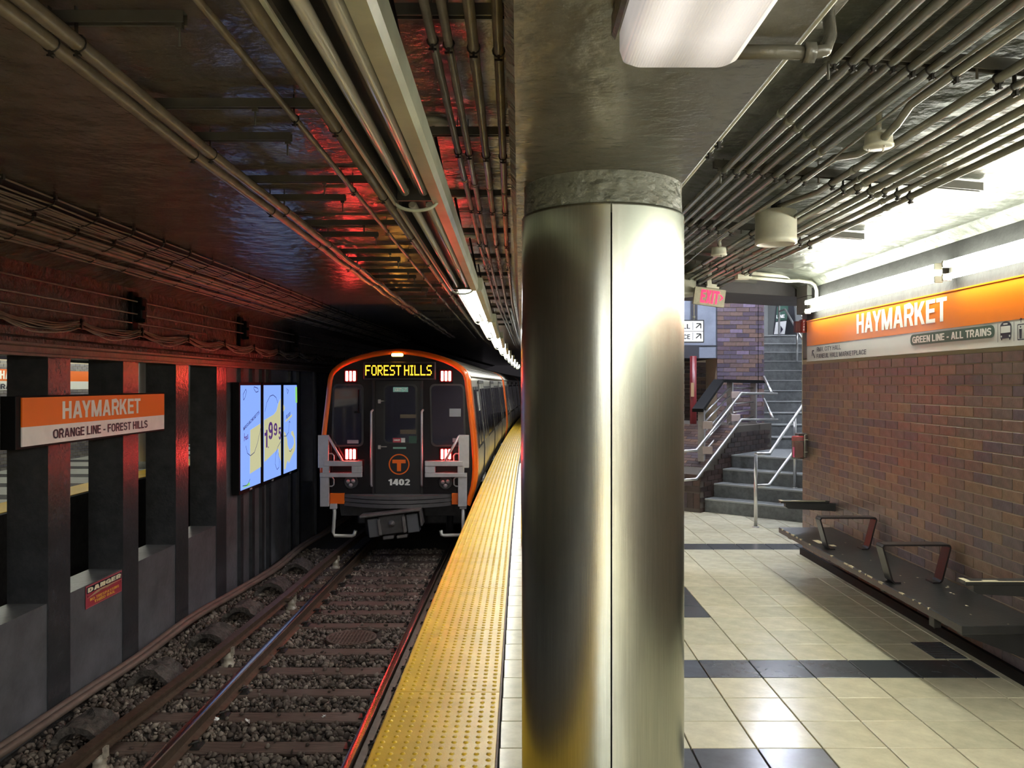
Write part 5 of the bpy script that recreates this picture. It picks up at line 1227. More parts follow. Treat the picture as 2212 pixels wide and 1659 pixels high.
vv = np.einsum('nij,nkj->nki', Q, vv) + np.stack([xx + (np.array([C(a) for a in yy])), yy, zz], 1)[:, None, :]
ff = (Fc[None] + (np.arange(n_) * 12)[:, None, None]).reshape(-1)
me = bpy.data.meshes.new('ballast'); me.vertices.add(n_ * 12); me.vertices.foreach_set('co', vv.reshape(-1)); me.loops.add(len(ff)); me.loops.foreach_set('vertex_index', ff.astype(np.int32))
me.polygons.add(n_ * 20); me.polygons.foreach_set('loop_start', (np.arange(n_ * 20) * 3).astype(np.int32)); me.materials.append(M_STONE); me.update(calc_edges=True); me.validate()
obj('ballast', me, None, label='grey brown crushed stone ballast between the ties', cat='gravel', kind='stuff')
# manhole
o = empty('manhole_cover', (-2.0 + .07, 9.9, ZT), 'round rusty studded cover between the rails', 'manhole cover')
mb = MB(); mb.lathe([(.30, ZT - .04), (.30, ZT + .008), (.285, ZT + .012), (.27, ZT + .004), (.001, ZT + .004)], (-1.93, 9.9, 0), n=36, smooth=False); obj('disc', mb, M_TIE, o)
mb = MB()
for i in range(-6, 7):
    for j in range(-6, 7):
        if math.hypot(i, j) < 6.3: mb.box(-1.93 + i * .042 - .011, -1.93 + i * .042 + .011, 9.9 + j * .042 - .011, 9.9 + j * .042 + .011, ZT + .004, ZT + .011)
obj('studs', mb, M_TIE, o, kind='stuff')
# third rail
o = empty('third_rail', (-3.25, 8, -1.1), 'rusty third rail on white porcelain insulators by the left wall', 'third rail')
Y3 = [-8, 4, 6.6, 7.7, 9.25, 11.0, 13.5, 20, 40]; X3 = [-3.40, -3.34, -3.27, -3.17, -3.09, -3.02, -2.96, -2.65, -1.7]
def x3(y): return float(np.interp(y, Y3, X3))
zt3 = EYE - 2.80
mb = MB(); mb.sweep([(-.055, zt3 - .10), (.055, zt3 - .10), (.055, zt3 - .09), (.015, zt3 - .075), (.014, zt3 - .035), (.042, zt3 - .025), (.042, zt3), (-.042, zt3), (-.042, zt3 - .025), (-.014, zt3 - .035), (-.015, zt3 - .075), (-.055, zt3 - .09)], ylist(-8, 40, .8), lambda a, b_, y: (x3(y) + a, y, b_)); obj('rail', mb, M_BRONZE, o)
mb = MB(); mb.box(x3(11.4) - .0, x3(11.4) + .07, 10.9, 11.6, zt3 - .075, zt3 - .03)
for k in range(8): mb.tube([(x3(11.3) + .06, 10.95 + k * .09, zt3 - .052), (x3(11.3) + .085, 10.95 + k * .09, zt3 - .052)], .014, 6)
obj('joint_bar', mb, M_BRONZE, o)
for y in (4.1, 6.5, 8.96, 11.2, 13.7):
    x = x3(y) + .02; mb = MB(); mb.lathe([(.075, ZT - .02), (.075, ZT + .01), (.055, ZT + .02), (.05, ZT + .06), (.06, ZT + .075), (.05, ZT + .09), (.045, ZT + .13), (.001, ZT + .13)], (x, y, 0), n=20); q = obj('insulator', mb, M_PORC, o)
    
    for dx in (.035, -.06): b2 = MB(); b2.box(x + dx, x + dx + .025, y - .03, y + .03, ZT + .10, zt3 - .06); obj('rail_chair', b2, M_PORC, q)
# pipes along the foot of the wall
Yp = [-8, 4, 6.54, 7.45, 8.47, 9.93, 11.4, 13.1, 14.7, 20, 40]; Xp = [-4.2, -4.12, -4.06, -4.02, -3.95, -3.94, -3.85, -3.73, -3.70, -3.5, -2.6]
for k, (dx, dz, lb) in enumerate(((0, 0, 'inner'), (-.065, .012, 'outer'))):
    mb = MB(); mb.tube([(float(np.interp(y, Yp, Xp)) + dx + .012 * math.sin(y * 2.1), y, EYE - 2.93 + dz + .035 * max(0, math.sin(y * 1.3 + 1.0)) * (y > 5)) for y in ylist(-6, 40, .4)], .034, 12)
    obj('pipe', mb, M_PIPE, label='%s of the two dusty brown pipes lying along the foot of the left wall' % lb, cat='pipe', fix=False)
# crumbling concrete cradles
for k, y in enumerate((4.6, 5.85, 7.1, 8.46, 9.7, 10.8, 12.1, 13.4)):
    x = -3.70 + C(y) + (.0 if y < 9 else .1); mb = MB(); nA = 12; nL = 5; L = .42; rr = random.Random(k)
    for j in range(nL + 1):
        for i in range(nA + 1):
            a = math.pi * i / nA; r = .23 * (1 + rr.uniform(-.07, .07)); mb.v.append((x + math.cos(a) * r, y - L / 2 + L * j / nL + rr.uniform(-.015, .015), -1.40 + math.sin(a) * r * 1.0))
    for j in range(nL):
        for i in range(nA): a = j * (nA + 1) + i; mb.f.append((a, a + 1, a + nA + 2, a + nA + 1)); mb.sm.append(False)
    ne = len(mb.v)
    for i in range(nA + 1): a = math.pi * i / nA; mb.v.append((x + math.cos(a) * .17, y - L / 2 + .015, -1.40 + math.sin(a) * .17))
    for i in range(nA + 1): a = math.pi * i / nA; mb.v.append((x + math.cos(a) * .12, y + L / 2 - .05, -1.40 + math.sin(a) * .12))
    for i in range(nA): mb.f += [(i, ne + i, ne + i + 1, i + 1), (ne + i, ne + nA + 1 + i, ne + nA + 2 + i, ne + i + 1)]; mb.sm += [False, False]
    mb.f.append(tuple(ne + nA + 1 + i for i in range(nA + 1))); mb.sm.append(False)
    mb.f.append(tuple(nL * (nA + 1) + i for i in range(nA + 1))[::-1]); mb.sm.append(False)
    obj('concrete_cradle', mb, M_STONEC, label='%s crumbling arched concrete block beside the third rail, from the camera' % ORD[k], cat='concrete block', group='concrete blocks beside the third rail', fix=False)
for k, (px, py, w) in enumerate(((466, 1566, .06), (535, 1567, .06), (699, 1557, .035))):
    z = ZT + .02; y = F * (EYE - z) / (py - CY); x = (px - CX) * y / F; rr = random.Random(k); mb = MB()
    pts = [(x + rr.uniform(-1, 1) * w * .6, y + rr.uniform(-1, 1) * w * .7, z + rr.uniform(.03, .06)) for _ in range(8)]
    mb.v = pts; mb.f = [(0, 1, 2), (0, 2, 3), (1, 4, 2), (4, 5, 2), (3, 2, 6), (6, 2, 7), (2, 5, 7)]; mb.sm = [False] * 7
    obj('paper_scrap', mb, M_PAPER, label=['crumpled white paper scrap on the ballast, left one', 'crumpled white paper scrap on the ballast, right one', 'tiny white scrap beside the right rail'][k], cat='litter', fix=False)
# ================================================================ TRAIN
YT = 14.0; K = .002276; XT = -1.931
def tz(cy_): return EYE + (378.4 - cy_) * K
def tx_(cx_): return XT + (cx_ - 693) * K
slope = .0086 + .001 * (YT - 3.6)
TRN = empty('subway_train', (XT, YT, ZR), 'orange trimmed subway train with lit red tail lights standing at the platform', 'train')
M_TORG = mat('train_orange', srgb('#e8660c'), .3, coat=.3)
M_TBLK = mat('train_black_mask', (.008, .007, .009), .14, spec=.5, coat=.2)
M_TBLK2 = mat('train_door_black', (.010, .009, .011), .35)
M_TSS = mat('train_stainless', (.74, .72, .66), .3, metal=.85, bump=.04, bscale=3, stretch=(1, 1, 14), dist=.01)
M_TGLS = mat('train_glass', (.015, .016, .03), .05, spec=.9, coat=.6)
M_RUB = mat('dark_rubber', (.03, .028, .03), .5)
M_ALU = mat('cast_aluminium', (.50, .48, .49), .38, metal=.35, var=.12, vscale=9)
M_UND = mat('sooty_underframe', (.05, .045, .045), .6, var=.4, vscale=8)
half = [(0, 118), (90, 124), (193, 140), (285, 162), (363, 188), (420, 214), (463, 243), (497, 272), (518, 305), (529, 345), (534, 390), (548, 520), (560, 620), (576, 760), (584, 850), (589, 940), (590, 1010), (586, 1080), (576, 1150), (556, 1225), (540, 1285)]
def ring_pts(inset=0.0, z_lo=None):
    out = [];
    for (w, cy_) in half: out.append((w * K, (378.4 - cy_) * K))
    full = [(-a, b) for a, b in out[::-1]] + out[1:]
    if inset:
        n = len(full); res = []
        for i, (a, b) in enumerate(full):
            p0_ = full[max(i - 1, 0)]; p1_ = full[min(i + 1, n - 1)]; tx, tzz = p1_[0] - p0_[0], p1_[1] - p0_[1]; L = math.hypot(tx, tzz)
            res.append((a + tzz / L * inset, b - tx / L * inset))
        full = res
    return full
outer = ring_pts(); inner = ring_pts(.085); n = len(outer)
nose = lambda a: .05 * (1 - (a / 1.4) ** 2) * 0
# orange frame ring
mb = MB(); vs = []
for ring_, dy in ((outer, .30), (outer, .03), ([(a * .985, b - .01) for a, b in outer], 0), (inner, 0), (inner, .05)):
    vs += [(XT + a, YT + dy, EYE + b) for a, b in ring_]
fs = []
for r in range(4):
    for k in range(n - 1): fs.append((r * n + k, r * n + k + 1, (r + 1) * n + k + 1, (r + 1) * n + k))
mb.add(vs, fs, True); obj('end_frame', mb, M_TORG, TRN)
# black mask
mb = MB(); mk = inner[:]; mk = [p for p in mk]; 
zl = tz(1200) - EYE; pts = [p for p in mk if p[1] > zl]; pts = [(pts[0][0] + .02, zl)] + pts + [(pts[-1][0] - .02, zl)]
# cut out the door recess: mask is built as left part, right part and header
dL, dR, dT = (515 - 693) * K, (862 - 693) * K, (378.4 - 352) * K
def clipx(poly, x0=None, x1=None, z0=None, z1=None):
    def cut(poly, f):
        out = []
        for i in range(len(poly)):
            a, b = poly[i], poly[(i + 1) % len(poly)]; fa, fb = f(a), f(b)
            if fa >= 0: out.append(a)
            if (fa >= 0) != (fb >= 0): t = fa / (fa - fb); out.append((a[0] + (b[0] - a[0]) * t, a[1] + (b[1] - a[1]) * t))
        return out
    if x0 is not None: poly = cut(poly, lambda p: p[0] - x0)
    if x1 is not None: poly = cut(poly, lambda p: x1 - p[0])
    if z0 is not None: poly = cut(poly, lambda p: p[1] - z0)
    if z1 is not None: poly = cut(poly, lambda p: z1 - p[1])
    return poly
fn = lambda a, b, d: (XT + a, YT + d, EYE + b)
for nm, pl in (('left_mask', clipx(pts, x1=dL, z1=dT)), ('right_mask', clipx(pts, x0=dR, z1=dT)), ('top_mask', clipx(pts, z0=dT))):
    mb = MB(); mb.prism(pl, .012, .09, fn); obj('face_panel', mb, M_TBLK, TRN)
fx = lambda c: (c - 693) * K; fz = lambda c: (378.4 - c) * K
MT = frame((XT, YT, EYE), (1, 0, 0), (0, 0, 1))          # d towards the camera
def fbox(nm, x0, x1, y0, y1, d0, d1, m, parent=TRN, b=.004, label=None):
    mb = MB(); mb.bevbox(fx(x0), fx(x1), fz(y1), fz(y0), d0, d1, b=b, M=MT); return obj(nm, mb, m, parent, label)
# door
door = fbox('end_door', 515, 862, 352, 1200, -.16, -.05, M_TBLK2)
for x in (505, 868): fbox('door_jamb', x - 9, x + 9, 352, 1200, -.10, .0, M_TBLK2)
mb = MB(); mb.prism(rrect(fx(580), fx(830), fz(825), fz(380), .08), -.05, -.035, lambda a, b, d: MT @ Vector((a, b, d))); dw = obj('window', mb, M_RUB, door)
mb = MB(); mb.prism(rrect(fx(592), fx(818), fz(813), fz(392), .07), -.036, -.030, lambda a, b, d: MT @ Vector((a, b, d))); obj('pane', mb, M_TGLS, dw)
for yy in (508, 850):
    fbox('hinge', 538, 560, yy - 14, yy + 16, -.05, -.02, M_STEELR, door); fbox('hinge', 560, 605, yy - 6, yy + 2, -.05, -.035, M_STEELR, door)
mb = MB()
for q in ((600, 700, 606, 634), (705, 825, 606, 634), (705, 825, 720, 752)): mb.box(fx(q[0]) if q[0] > 690 else fx(640), fx(q[1]), fz(q[3]), fz(q[2]), -.028, -.0275, MT) if q[0] > 690 else None
obj('interior_reflection', mb, mat('inside_panel', (.10, .075, .05), .5), dw)
fbox('exit_plate', 652, 764, 402, 438, -.03, -.025, mat('exit_green_plate', (.10, .22, .17), .4, emis=(.2, .36, .3), strength=.06), door, b=.002)
text('lettering', 'EXIT', 50 * K, 22 * K, frame((tx_(666), YT + .024, tz(431)), (1, 0, 0), (0, 0, 1)), M_LETW, door, depth=.002)
strokes('running_figure', [[(fx(735), fz(430)), (fx(742), fz(418)), (fx(738), fz(411))], [(fx(742), fz(418)), (fx(750), fz(428))], [(fx(728), fz(414)), (fx(752), fz(412))]], .008, frame((XT, YT, EYE), (1, 0, 0), (0, 0, 1)), M_LETW, door, d=-.022)
fbox('sticker', 650, 712, 782, 816, -.03, -.026, M_REDS, door, b=.001); fbox('sticker', 712, 742, 782, 816, -.03, -.026, M_SIGNW, door, b=.001)
text('lettering', 'DANGER', 46 * K, 12 * K, frame((tx_(657), YT + .025, tz(804)), (1, 0, 0), (0, 0, 1)), M_LETW, door)
fbox('notice', 770, 828, 768, 822, -.03, -.028, M_GREEN, door, b=.001)
fbox('notice', 650, 748, 851, 864, -.05, -.046, mat('mint_strip', (.2, .4, .32), .5), door, b=.001)
# round T emblem
cxm, cym, rm = fx(696), fz(980), 78 * K
mb = MB(); N_ = 48
for k in range(N_):
    a = 2 * math.pi * k / N_
    for r in (rm, rm - 9 * K): mb.v.append(tuple(MT @ Vector((cxm + r * math.cos(a), cym + r * math.sin(a), -.046))))
for k in range(N_): a = 2 * k; b = 2 * ((k + 1) % N_); mb.f.append((a, b, b + 1, a + 1)); mb.sm.append(False)
obj('emblem_ring', mb, M_TORG, door)
t_ = [(645, 945), (745, 945), (745, 972), (710, 972), (710, 1032), (680, 1032), (680, 972), (645, 972)]
flat('emblem_letter', [(fx(a), fz(b)) for a, b in t_], MT, M_TORG, door, d=-.046)
text('lettering', '1402', 160 * K, 47 * K, frame((tx_(617), YT + .05, tz(1137)), (1, 0, 0), (0, 0, 1)), M_LETW, door, bold=.04, depth=.003)
# destination sign
ds = fbox('destination_sign', 432, 972, 212, 348, -.03, .0, M_RUB, b=.01)
fbox('display', 445, 960, 225, 335, -.02, .004, M_BLACK, ds, b=.004)
M_LED = mat('amber_led', (.1, .05, 0), .5, emis=(1.0, .42, .02), strength=.6)
# dot matrix lettering
FONT = {'F': '11111 10000 10000 11110 10000 10000 10000', 'O': '01110 10001 10001 10001 10001 10001 01110', 'R': '11110 10001 10001 11110 10100 10010 10001', 'E': '11111 10000 10000 11110 10000 10000 11111', 'S': '01111 10000 10000 01110 00001 00001 11110', 'T': '11111 00100 00100 00100 00100 00100 00100', 'H': '10001 10001 10001 11111 10001 10001 10001', 'I': '111 010 010 010 010 010 111', 'L': '10000 10000 10000 10000 10000 10000 11111', ' ': '0 0 0 0 0 0 0'}
cols = []
for ch in 'FOREST HILLS':
    g_ = FONT[ch].split()
    for c_ in range(len(g_[0])): cols.append([g_[r][c_] == '1' for r in range(7)])
    cols.append([False] * 7)
cols = cols[:-1]; wx = (942 - 447) / len(cols); mb = MB()
for i, c_ in enumerate(cols):
    for r in range(7):
        if c_[r]: x0_ = 447 + i * wx; y0_ = 238 + r * 11; mb.box(fx(x0_ + .4), fx(x0_ + wx - .4), fz(y0_ + 10.3), fz(y0_ + .6), .004, .007, MT)
obj('led_lettering', mb, M_LED, ds, 'amber dot matrix letters reading FOREST HILLS')
# tail lights
M_TAIL = mat('lit_tail_lamp', (.5, .1, .1), .4, emis=(1.0, .05, .04), strength=S_RED)
M_TAILC = mat('tail_lamp_core', (.9, .7, .6), .4, emis=(1.0, .62, .50), strength=4)
for (xa, ya_) in ((299, 282), (1011, 282), (299, 865), (1010, 865)):
    tl_ = fbox('tail_light', xa - 12, xa + 90, ya_ - 12, ya_ + 86, -.01, .004, mat('tail_bezel', (.012, .002, .003), .6, spec=.1), b=.004)
    for q in range(3): 
        mb = MB(); mb.prism(rrect(fx(xa + q * 28 + 1), fx(xa + q * 28 + 19), fz(ya_ + 74), fz(ya_), .012), .004, .014, lambda a, b, d: MT @ Vector((a, b, d))); obj('lamp_bar', mb, M_TAIL, tl_)
# amber lamp on top
M_AMB = mat('amber_lamp', (.5, .3, .1), .4, emis=(1.0, .42, .06), strength=S_AMBER)
fbox('marker_lamp', 638, 734, 146, 176, -.01, .006, M_RUB, b=.004); mb = MB(); mb.prism(rrect(fx(643), fx(729), fz(172), fz(150), .02), .006, .016, lambda a, b, d: MT @ Vector((a, b, d))); obj('marker_lamp_lens', mb, M_AMB, TRN)
# windscreens
M_GP = mat('grey_paper', (.25, .25, .28), .6)
for x0_, x1_, nm in ((205, 432, 'left'), (926, 1186, 'right')):
    sh = -12 if nm == 'left' else 12
    q0 = rrect(fx(x0_), fx(x1_), fz(845), fz(378), .085); sk = lambda a, b: a + (fz(378) - b) / 1.06 * (sh * K * .9) * (1 if (a > fx(900) or a < fx(330)) else .0)
    mb = MB(); mb.prism([(sk(a, b), b) for a, b in q0], -.012, .003, lambda a, b, d: MT @ Vector((a, b, d))); w_ = obj('windscreen', mb, M_RUB, TRN)
    q1 = rrect(fx(x0_ + 13), fx(x1_ - 13), fz(832), fz(391), .075); mb = MB(); mb.prism([(sk(a, b), b) for a, b in q1], .003, .007, lambda a, b, d: MT @ Vector((a, b, d))); obj('pane', mb, M_TGLS, w_)
    if nm == 'right': fbox('paper_notice', 1074, 1160, 562, 622, .007, .009, M_GP, w_, b=.001); fbox('paper_notice', 1098, 1150, 782, 812, .007, .009, M_GP, w_, b=.001)
    else:
        mb = MB(); mb.tube([MT @ Vector((fx(397), fz(420), .03)), MT @ Vector((fx(397), fz(590), .03))], .010, 6); mb.box(fx(368), fx(415), fz(596), fz(580), .01, .035, MT); obj('wiper', mb, M_BLACK, w_)
        fbox('paper_notice', 312, 396, 796, 822, .007, .009, M_GP, w_, b=.001)
# grab bars
for x in (495, 870):
    mb = MB(); mb.tube([MT @ Vector((fx(x + 8), fz(572), -.0)), MT @ Vector((fx(x), fz(585), .05)), MT @ Vector((fx(x), fz(600), .055)), MT @ Vector((fx(x), fz(1125), .055)), MT @ Vector((fx(x), fz(1140), .02))], .018, 10); obj('grab_bar', mb, M_ALU, TRN, fix=False)
# headlamps below
for x, yy in ((340, 1110), (1046, 1114)):
    c_ = (tx_(x), YT, tz(yy)); mb = MB(); mb.lathe([(.001, -.03), (.06, -.02), (.10, -.015), (.112, -.02), (.118, .0), (.118, .03)], c_, axis='Y', n=28); hl = obj('headlamp', mb, M_RUB, TRN)
    mb = MB()
    for dx, dz in ((-.045, .01), (.04, .02), (0, -.05)): mb.lathe([(.001, -.045), (.02, -.04), (.034, -.025)], (c_[0] + dx, YT, c_[2] + dz), axis='Y', n=14)
    obj('lamp_cell', mb, M_ALU, hl)
# corner blocks and anticlimber
for q in ((185, 292, 1192, 1272), (1092, 1152, 1192, 1276)): fbox('corner_block', *q, -.05, .03, M_TORG)
ac = MB()
for i, (ya_, yb3) in enumerate(((1200, 1222), (1228, 1252), (1258, 1284))):
    N_ = 16; vs = []
    for k in range(N_ + 1):
        x = 290 + (1087 - 290) * k / N_; a = fx(x); d = .20 * (1 - ((x - 690) / 400) ** 2) + .02; dz = -.02 * (1 - ((x - 690) / 400) ** 2)
        vs += [MT @ Vector((a, fz(ya_) + dz, -.05)), MT @ Vector((a, fz(ya_) + dz, d)), MT @ Vector((a, fz(yb3) + dz, d)), MT @ Vector((a, fz(yb3) + dz, -.05))]
    fs = []
    for k in range(N_): fs += [(4 * k + j, 4 * k + (j + 1) % 4, 4 * k + 4 + (j + 1) % 4, 4 * k + 4 + j) for j in range(4)]
    fs += [(0, 1, 2, 3), (4 * N_ + 3, 4 * N_ + 2, 4 * N_ + 1, 4 * N_)]; ac.add([tuple(v) for v in vs], fs)
N_ = 16; ac.box(fx(300), fx(1080), fz(1284), fz(1200), -.05, .0, MT)
obj('anticlimber', ac, mat('anticlimber_grey', (.085, .078, .080), .45, var=.2), TRN)
# between-car barrier brackets
for side in (0, 1):
    f_ = (lambda x: x) if side == 0 else (lambda x: 1328 - x)
    br = None
    def bb(x0_, x1_, y0_, y1_, d0=.05, d1=.12):
        a, b = sorted((f_(x0_), f_(x1_))); m_ = MB(); m_.bevbox(fx(a), fx(b), fz(y1_), fz(y0_), d0, d1, b=.006, M=MT); return m_
    m0 = bb(105, 183, 757, 1000); br = obj('safety_barrier', m0, M_ALU, TRN)
    for q in ((150, 431, 948, 986, .07, .14), (120, 431, 1036, 1068, .07, .14), (140, 190, 986, 1038, .06, .13), (355, 431, 986, 1036, .06, .13), (120, 186, 1060, 1287, .05, .12)): obj('barrier_rail', bb(*q), M_ALU, br)
    m_ = MB(); m_.tube([MT @ Vector((fx(f_(178)), fz(765), .10)), MT @ Vector((fx(f_(285)), fz(952), .10))], .022, 8)
    obj('brace', m_, M_ALU, br, fix=False)
    for ya_, yb3 in ((896, 950), (1072, 1138)):
        m_ = MB(); qs = [(150, ya_), (205, ya_), (218, ya_ + 15), (218, yb3 - 12), (205, yb3), (160, yb3)]
        if ya_ == 896: qs = qs[:4] + [(218, 950)]
        m_.tube([MT @ Vector((fx(f_(a)), fz(b), .06)) for a, b in qs], .012, 8); obj('hoop', m_, M_ALU, br, fix=False)
# step irons
st = mat('white_step_iron', (.55, .53, .50), .35, metal=.3)
for q in ([(215, 1270), (222, 1330), (212, 1480), (222, 1506), (350, 1508), (368, 1500), (378, 1468)], [(1178, 1280), (1178, 1480), (1160, 1502), (1040, 1505), (1018, 1500), (1012, 1468)]):
    mb = MB(); mb.tube([MT @ Vector((fx(a), fz(b), .05)) for a, b in q], .030, 10); o_ = obj('step_iron', mb, st, TRN, fix=False)
    a = q[0][0]; fbox('bracket', a - 26, a + 26, 1268, 1306, .0, .09, M_ALU, o_)
# coupler
cp = empty('coupler', (XT, YT, ZR + .4), None, None); cp.parent = TRN; cp.matrix_parent_inverse = TRN.matrix_world.inverted()
mb = MB(); MC = MT @ Matrix.Rotation(math.radians(7), 4, 'Z')
def cbox(nm, x0_, x1_, y0_, y1_, d0, d1, m): mb = MB(); mb.bevbox(fx(x0_), fx(x1_), fz(y1_), fz(y0_), d0, d1, b=.012, M=MT @ Matrix.Translation((fx(665), fz(1400), 0)) @ Matrix.Rotation(math.radians(7), 4, 'Z') @ Matrix.Translation((-fx(665), -fz(1400), 0))); return obj(nm, mb, m, cp)
M_CPL = mat('coupler_steel', (.16, .145, .14), .45, metal=.4, var=.3, vscale=12)
cbox('shroud', 440, 890, 1308, 1328, .0, .40, M_CPL); cbox('side_plate', 872, 888, 1320, 1440, .0, .36, M_CPL); cbox('electric_box', 490, 570, 1345, 1480, .1, .34, mat('grey_box', (.10, .10, .11), .5)); cbox('electric_box', 775, 860, 1345, 1480, .1, .34, bpy.data.materials['grey_box'])
cbox('coupler_head', 575, 765, 1335, 1470, .1, .36, M_UND); cbox('guide_plate', 565, 590, 1350, 1470, .2, .40, M_CPL); cbox('guide_plate', 745, 770, 1350, 1470, .2, .40, M_CPL); cbox('lower_lip', 590, 670, 1480, 1505, .1, .38, M_CPL); cbox('lower_lip', 690, 770, 1485, 1508, .1, .38, M_CPL)
mb = MB(); mb.lathe([(.001, -.42), (.035, -.40), (.07, -.34), (.075, -.2)], (tx_(665), YT, tz(1395)), axis='Y', n=16); obj('coupling_cone', mb, M_CPL, cp)
mb = MB(); mb.tube([(tx_(660), YT + .1, tz(1400)), (tx_(660), YT + 1.5, tz(1360))], .09, 10); obj('drawbar', mb, M_UND, cp)
# cars: body shells swept along the curve
def carc(y): return XT + (C(y) - C(YT)) * 1.0
body = [(a * .992, b - .012) for a, b in outer]; bz = fz(1250)
bpoly = clipx(body, z0=bz)
CARL = 15.3; gap = .45
for c_ in range(3):
    y0 = YT + .06 + c_ * (CARL + gap); y1 = y0 + CARL; ysb = ylist(y0, y1, 1.6)
    if c_ == 0: par = TRN
    mb = MB(); mb.sweep(bpoly, ysb, lambda a, b, y: (carc(y) + a, y, EYE + b), smooth=False); sh = obj('car_body', mb, M_TSS, TRN)
    mb = MB(); top_ = [p for p in body if p[1] > fz(320)]; tp = [(a * 1.004, b + .006) for a, b in top_]
    mb.sweep(tp, [y0 + .3, (y0 + y1) / 2, y1], lambda a, b, y: (carc(y) + a, y, EYE + b), closed=False, smooth=True); obj('roof_cladding', mb, mat('roof_steel', (.30, .29, .27), .35, metal=.7) if c_ == 0 else bpy.data.materials['roof_steel'], sh)
    # roof corrugations
    mb = MB()
    for a in np.linspace(.25, 1.1, 9): 
        zz_ = np.interp(a, [w * K for w, _ in half[:9]], [fz(q) for _, q in half[:9]])
        for s in (-1, 1): mb.sweep([(s * a - .012, zz_), (s * a, zz_ + .014), (s * a + .012, zz_)], [y0 + .35, (y0 + y1) / 2, y1 - .1], lambda p, q, y: (carc(y) + p, y, EYE + q))
    obj('roof_rib', mb, bpy.data.materials['roof_steel'], sh)
    # orange ends
    for (ya_, yb3) in (((y0 + .0, y0 + .28) if c_ else (y0 - .0, y0 + .30)), (y1 - .20, y1)):
        mb = MB(); mb.sweep([(a * 1.006, b + .008) for a, b in clipx(outer, z0=fz(1240))], [ya_, yb3], lambda a, b, y: (carc(y) + a, y, EYE + b)); obj('orange_band', mb, M_TORG, sh)
    # doors and windows of the platform side, following the bowed side
    def sidex(b): return float(np.interp(-b, [-fz(q) for _, q in half], [w * K for w, _ in half]))
    zb0, zb1 = fz(1215), fz(372)
    def spanel(mb, ya_, yb3, z0, z1, off, th=.02):
        zs = np.linspace(z0, z1, 7); ys_ = [ya_, yb3]
        sec = [(sidex(z) + off, z) for z in zs] + [(sidex(z) + off - th, z) for z in zs[::-1]]
        mb.sweep(sec, ys_, lambda a, b, y: (carc(y) + a, y, EYE + b))
    mb = MB(); spanel(mb, y0 + .3, y1 - .25, fz(318), fz(305), .02, .04); obj('gutter', mb, M_TSS, sh)
    dpos = [y0 + 2.3, y0 + 6.9, y0 + 11.5]
    for dy in dpos:
        d_ = MB(); spanel(d_, dy, dy + 1.5, zb0, zb1, .012); dr = obj('side_door', d_, M_TSS, sh)
        for e in (0, .75):
            w_ = MB(); spanel(w_, dy + e + .12, dy + e + .63, fz(860), fz(420), .018, .01); obj('window', w_, M_TGLS, dr)
        g_ = MB()
        for e in (-.03, .735, 1.5): spanel(g_, dy + e, dy + e + .03, zb0, zb1, .015, .02)
        obj('door_seal', g_, M_RUB, dr)
        g_ = MB(); spanel(g_, dy - .02, dy + 1.52, zb1, fz(345), .022, .02); obj('lintel', g_, M_RUB, dr)
        g_ = MB(); g_.box(carc(dy) + sidex(zb0) - .02, carc(dy) + sidex(zb0) + .05, dy + .1, dy + 1.4, tz(1235), tz(1205)); obj('threshold', g_, M_ALU, dr)
    for wy0, wy1 in ((y0 + .75, y0 + 1.2), (y0 + 1.45, y0 + 2.0), (y0 + 4.15, y0 + 5.3), (y0 + 5.45, y0 + 6.6), (y0 + 8.75, y0 + 9.9), (y0 + 10.05, y0 + 11.2), (y0 + 13.3, y0 + 14.6)):
        w_ = MB(); spanel(w_, wy0 - .05, wy1 + .05, fz(885), fz(400), .004, .01); fr = obj('side_window', w_, M_RUB, sh); w_ = MB(); spanel(w_, wy0, wy1, fz(860), fz(425), .009, .01); obj('pane', w_, M_TGLS, fr)
    if c_ == 0: 
        w_ = MB(); spanel(w_, y0 + 1.45, y0 + 1.9, fz(600), fz(440), .016, .005); obj('white_notice', w_, M_SIGNW, sh)
    # gap shoes and underframe
    mb = MB(); mb.sweep([(-1.15, fz(1250)), (1.15, fz(1250)), (1.1, fz(1400)), (-1.1, fz(1400))], [y0 + .5, (y0 + y1) / 2, y1], lambda a, b, y: (carc(y) + a, y, EYE + b)); obj('underframe', mb, M_UND, sh)
    for by in (y0 + 2.4, y0 + 12.8):
        bg = MB(); bg.bevbox(carc(by) - 1.0, carc(by) + 1.0, by - 1.1, by + 1.1, ZR + .28, ZR + .52, b=.03); tr_ = obj('truck', bg, M_UND, sh)
        for wy in (by - .95, by + .95):
            for s in (-.75, .75):
                w_ = MB(); w_.lathe([(.001, -.06), (.33, -.06), (.35, -.03), (.35, .04), (.37, .045), (.37, .065), (.001, .065)] if s < 0 else [(.001, .06), (.33, .06), (.35, .03), (.35, -.04), (.37, -.045), (.37, -.065), (.001, -.065)], (carc(wy) + s, wy, ZR + .36), axis='X', n=28); obj('wheel', w_, M_RUB, tr_)
    sh['label'] = ['leading car body, end face towards the camera', 'second car body', 'third car body'][c_]
    if c_ < 2: mb = MB(); mb.sweep([(-.5, fz(1150)), (.5, fz(1150)), (.5, fz(340)), (-.5, fz(340))], [y1 - .02, y1 + gap + .1], lambda a, b, y: (carc(y) + a, y, EYE + b)); obj('gangway', mb, M_RUB, TRN)

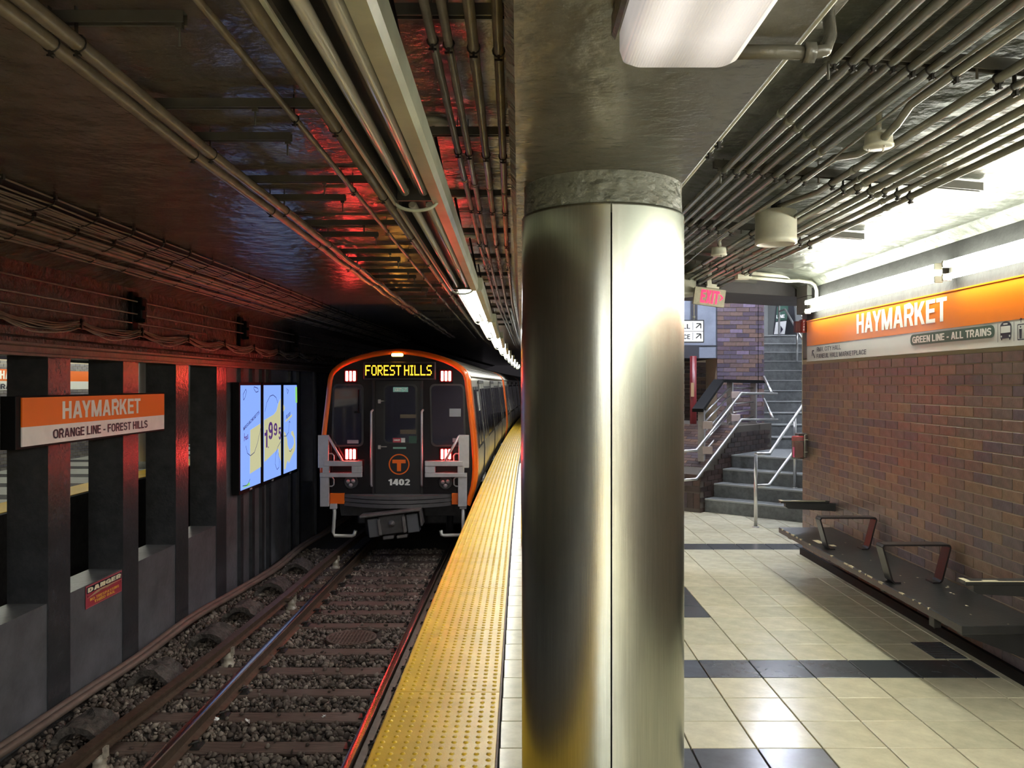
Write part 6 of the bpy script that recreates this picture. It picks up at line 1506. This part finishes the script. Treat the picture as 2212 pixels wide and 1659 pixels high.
# ================================================================ FAR PLATFORM DETAILS
o = empty('wall_sign', (-10.28, 15.3, 1.6), 'orange and white station sign on the far platform wall seen through the openings', 'sign')
zt_, zb_ = 2.35, 1.55
def zfar(py, X, px): y = X * F / (px - CX); return EYE + (CY - py) * y / F
y_l, y_r = -10.28 * F / (-30 - CX), -10.28 * F / (420 - CX)
mb = MB(); mb.box(-10.285, -10.275, y_l, y_r, zfar(823, -10.28, 5), zfar(797, -10.28, 5)); obj('orange_band', mb, mat('lit_orange_band', srgb('#d2662a'), .3), o)
mb = MB(); mb.box(-10.285, -10.275, y_l, y_r, zfar(829, -10.28, 5) - .13, zfar(823, -10.28, 5)); obj('white_band', mb, M_SIGNW, o)
z0_ = zfar(823, -10.28, 5) + .04
text('lettering', 'HAYMARKET', 1.6, .17, frame((-10.27, -10.28 * F / (-1.5 - CX) + .0, z0_), (0, 1, 0), (0, 0, 1)), M_LETW, o, bold=.03)
text('lettering', 'ORANGE LINE', 1.6, .10, frame((-10.27, -10.28 * F / (-12 - CX), z0_ - .20), (0, 1, 0), (0, 0, 1)), M_INK, o, bold=.02)
for k in range(5):
    y = 8 + k * 3.4; o = empty('tube_light', (-9.2, y, E(.80)), '%s lit tube lamp over the far platform' % ORD[k], 'light', group='lamps over the far platform')
    mb = MB(); mb.box(-9.25, -9.1, y, y + 2.6, E(.82), E(.95)); obj('housing', mb, M_HOUS, o)
    mb = MB(); mb.tube([(-9.17, y + .05, E(.79)), (-9.17, y + 2.55, E(.79))], .03, 10); obj('lamp_tube', mb, M_TUBE, o, fix=False)

# panels added high in the stairwell, standing in for light from upstairs
M_STL = mat('stairwell_fill', (.9, .9, .9), .5, emis=(.80, .85, 1.0), strength=S_STAIR)
for k, (x, y) in enumerate(((4.6, 11.0), (2.3, 11.2), (4.8, 15.2))):
    o = empty('fill_lamp', (x, y, 5.1), 'bluish added lamp for light from upstairs, high in the stairwell, %s' % ['over the landing', 'over the parapet', 'over the upper flight'][k], 'light')
    mb = MB(); mb.bevbox(x - .3, x + .3, y - .15, y + .15, 5.10, 5.2, b=.01); obj('housing', mb, M_REFL, o)
    mb = MB(); mb.box(x - .26, x + .26, y - .12, y + .12, 5.085, 5.10); obj('lens', mb, M_STL, o)
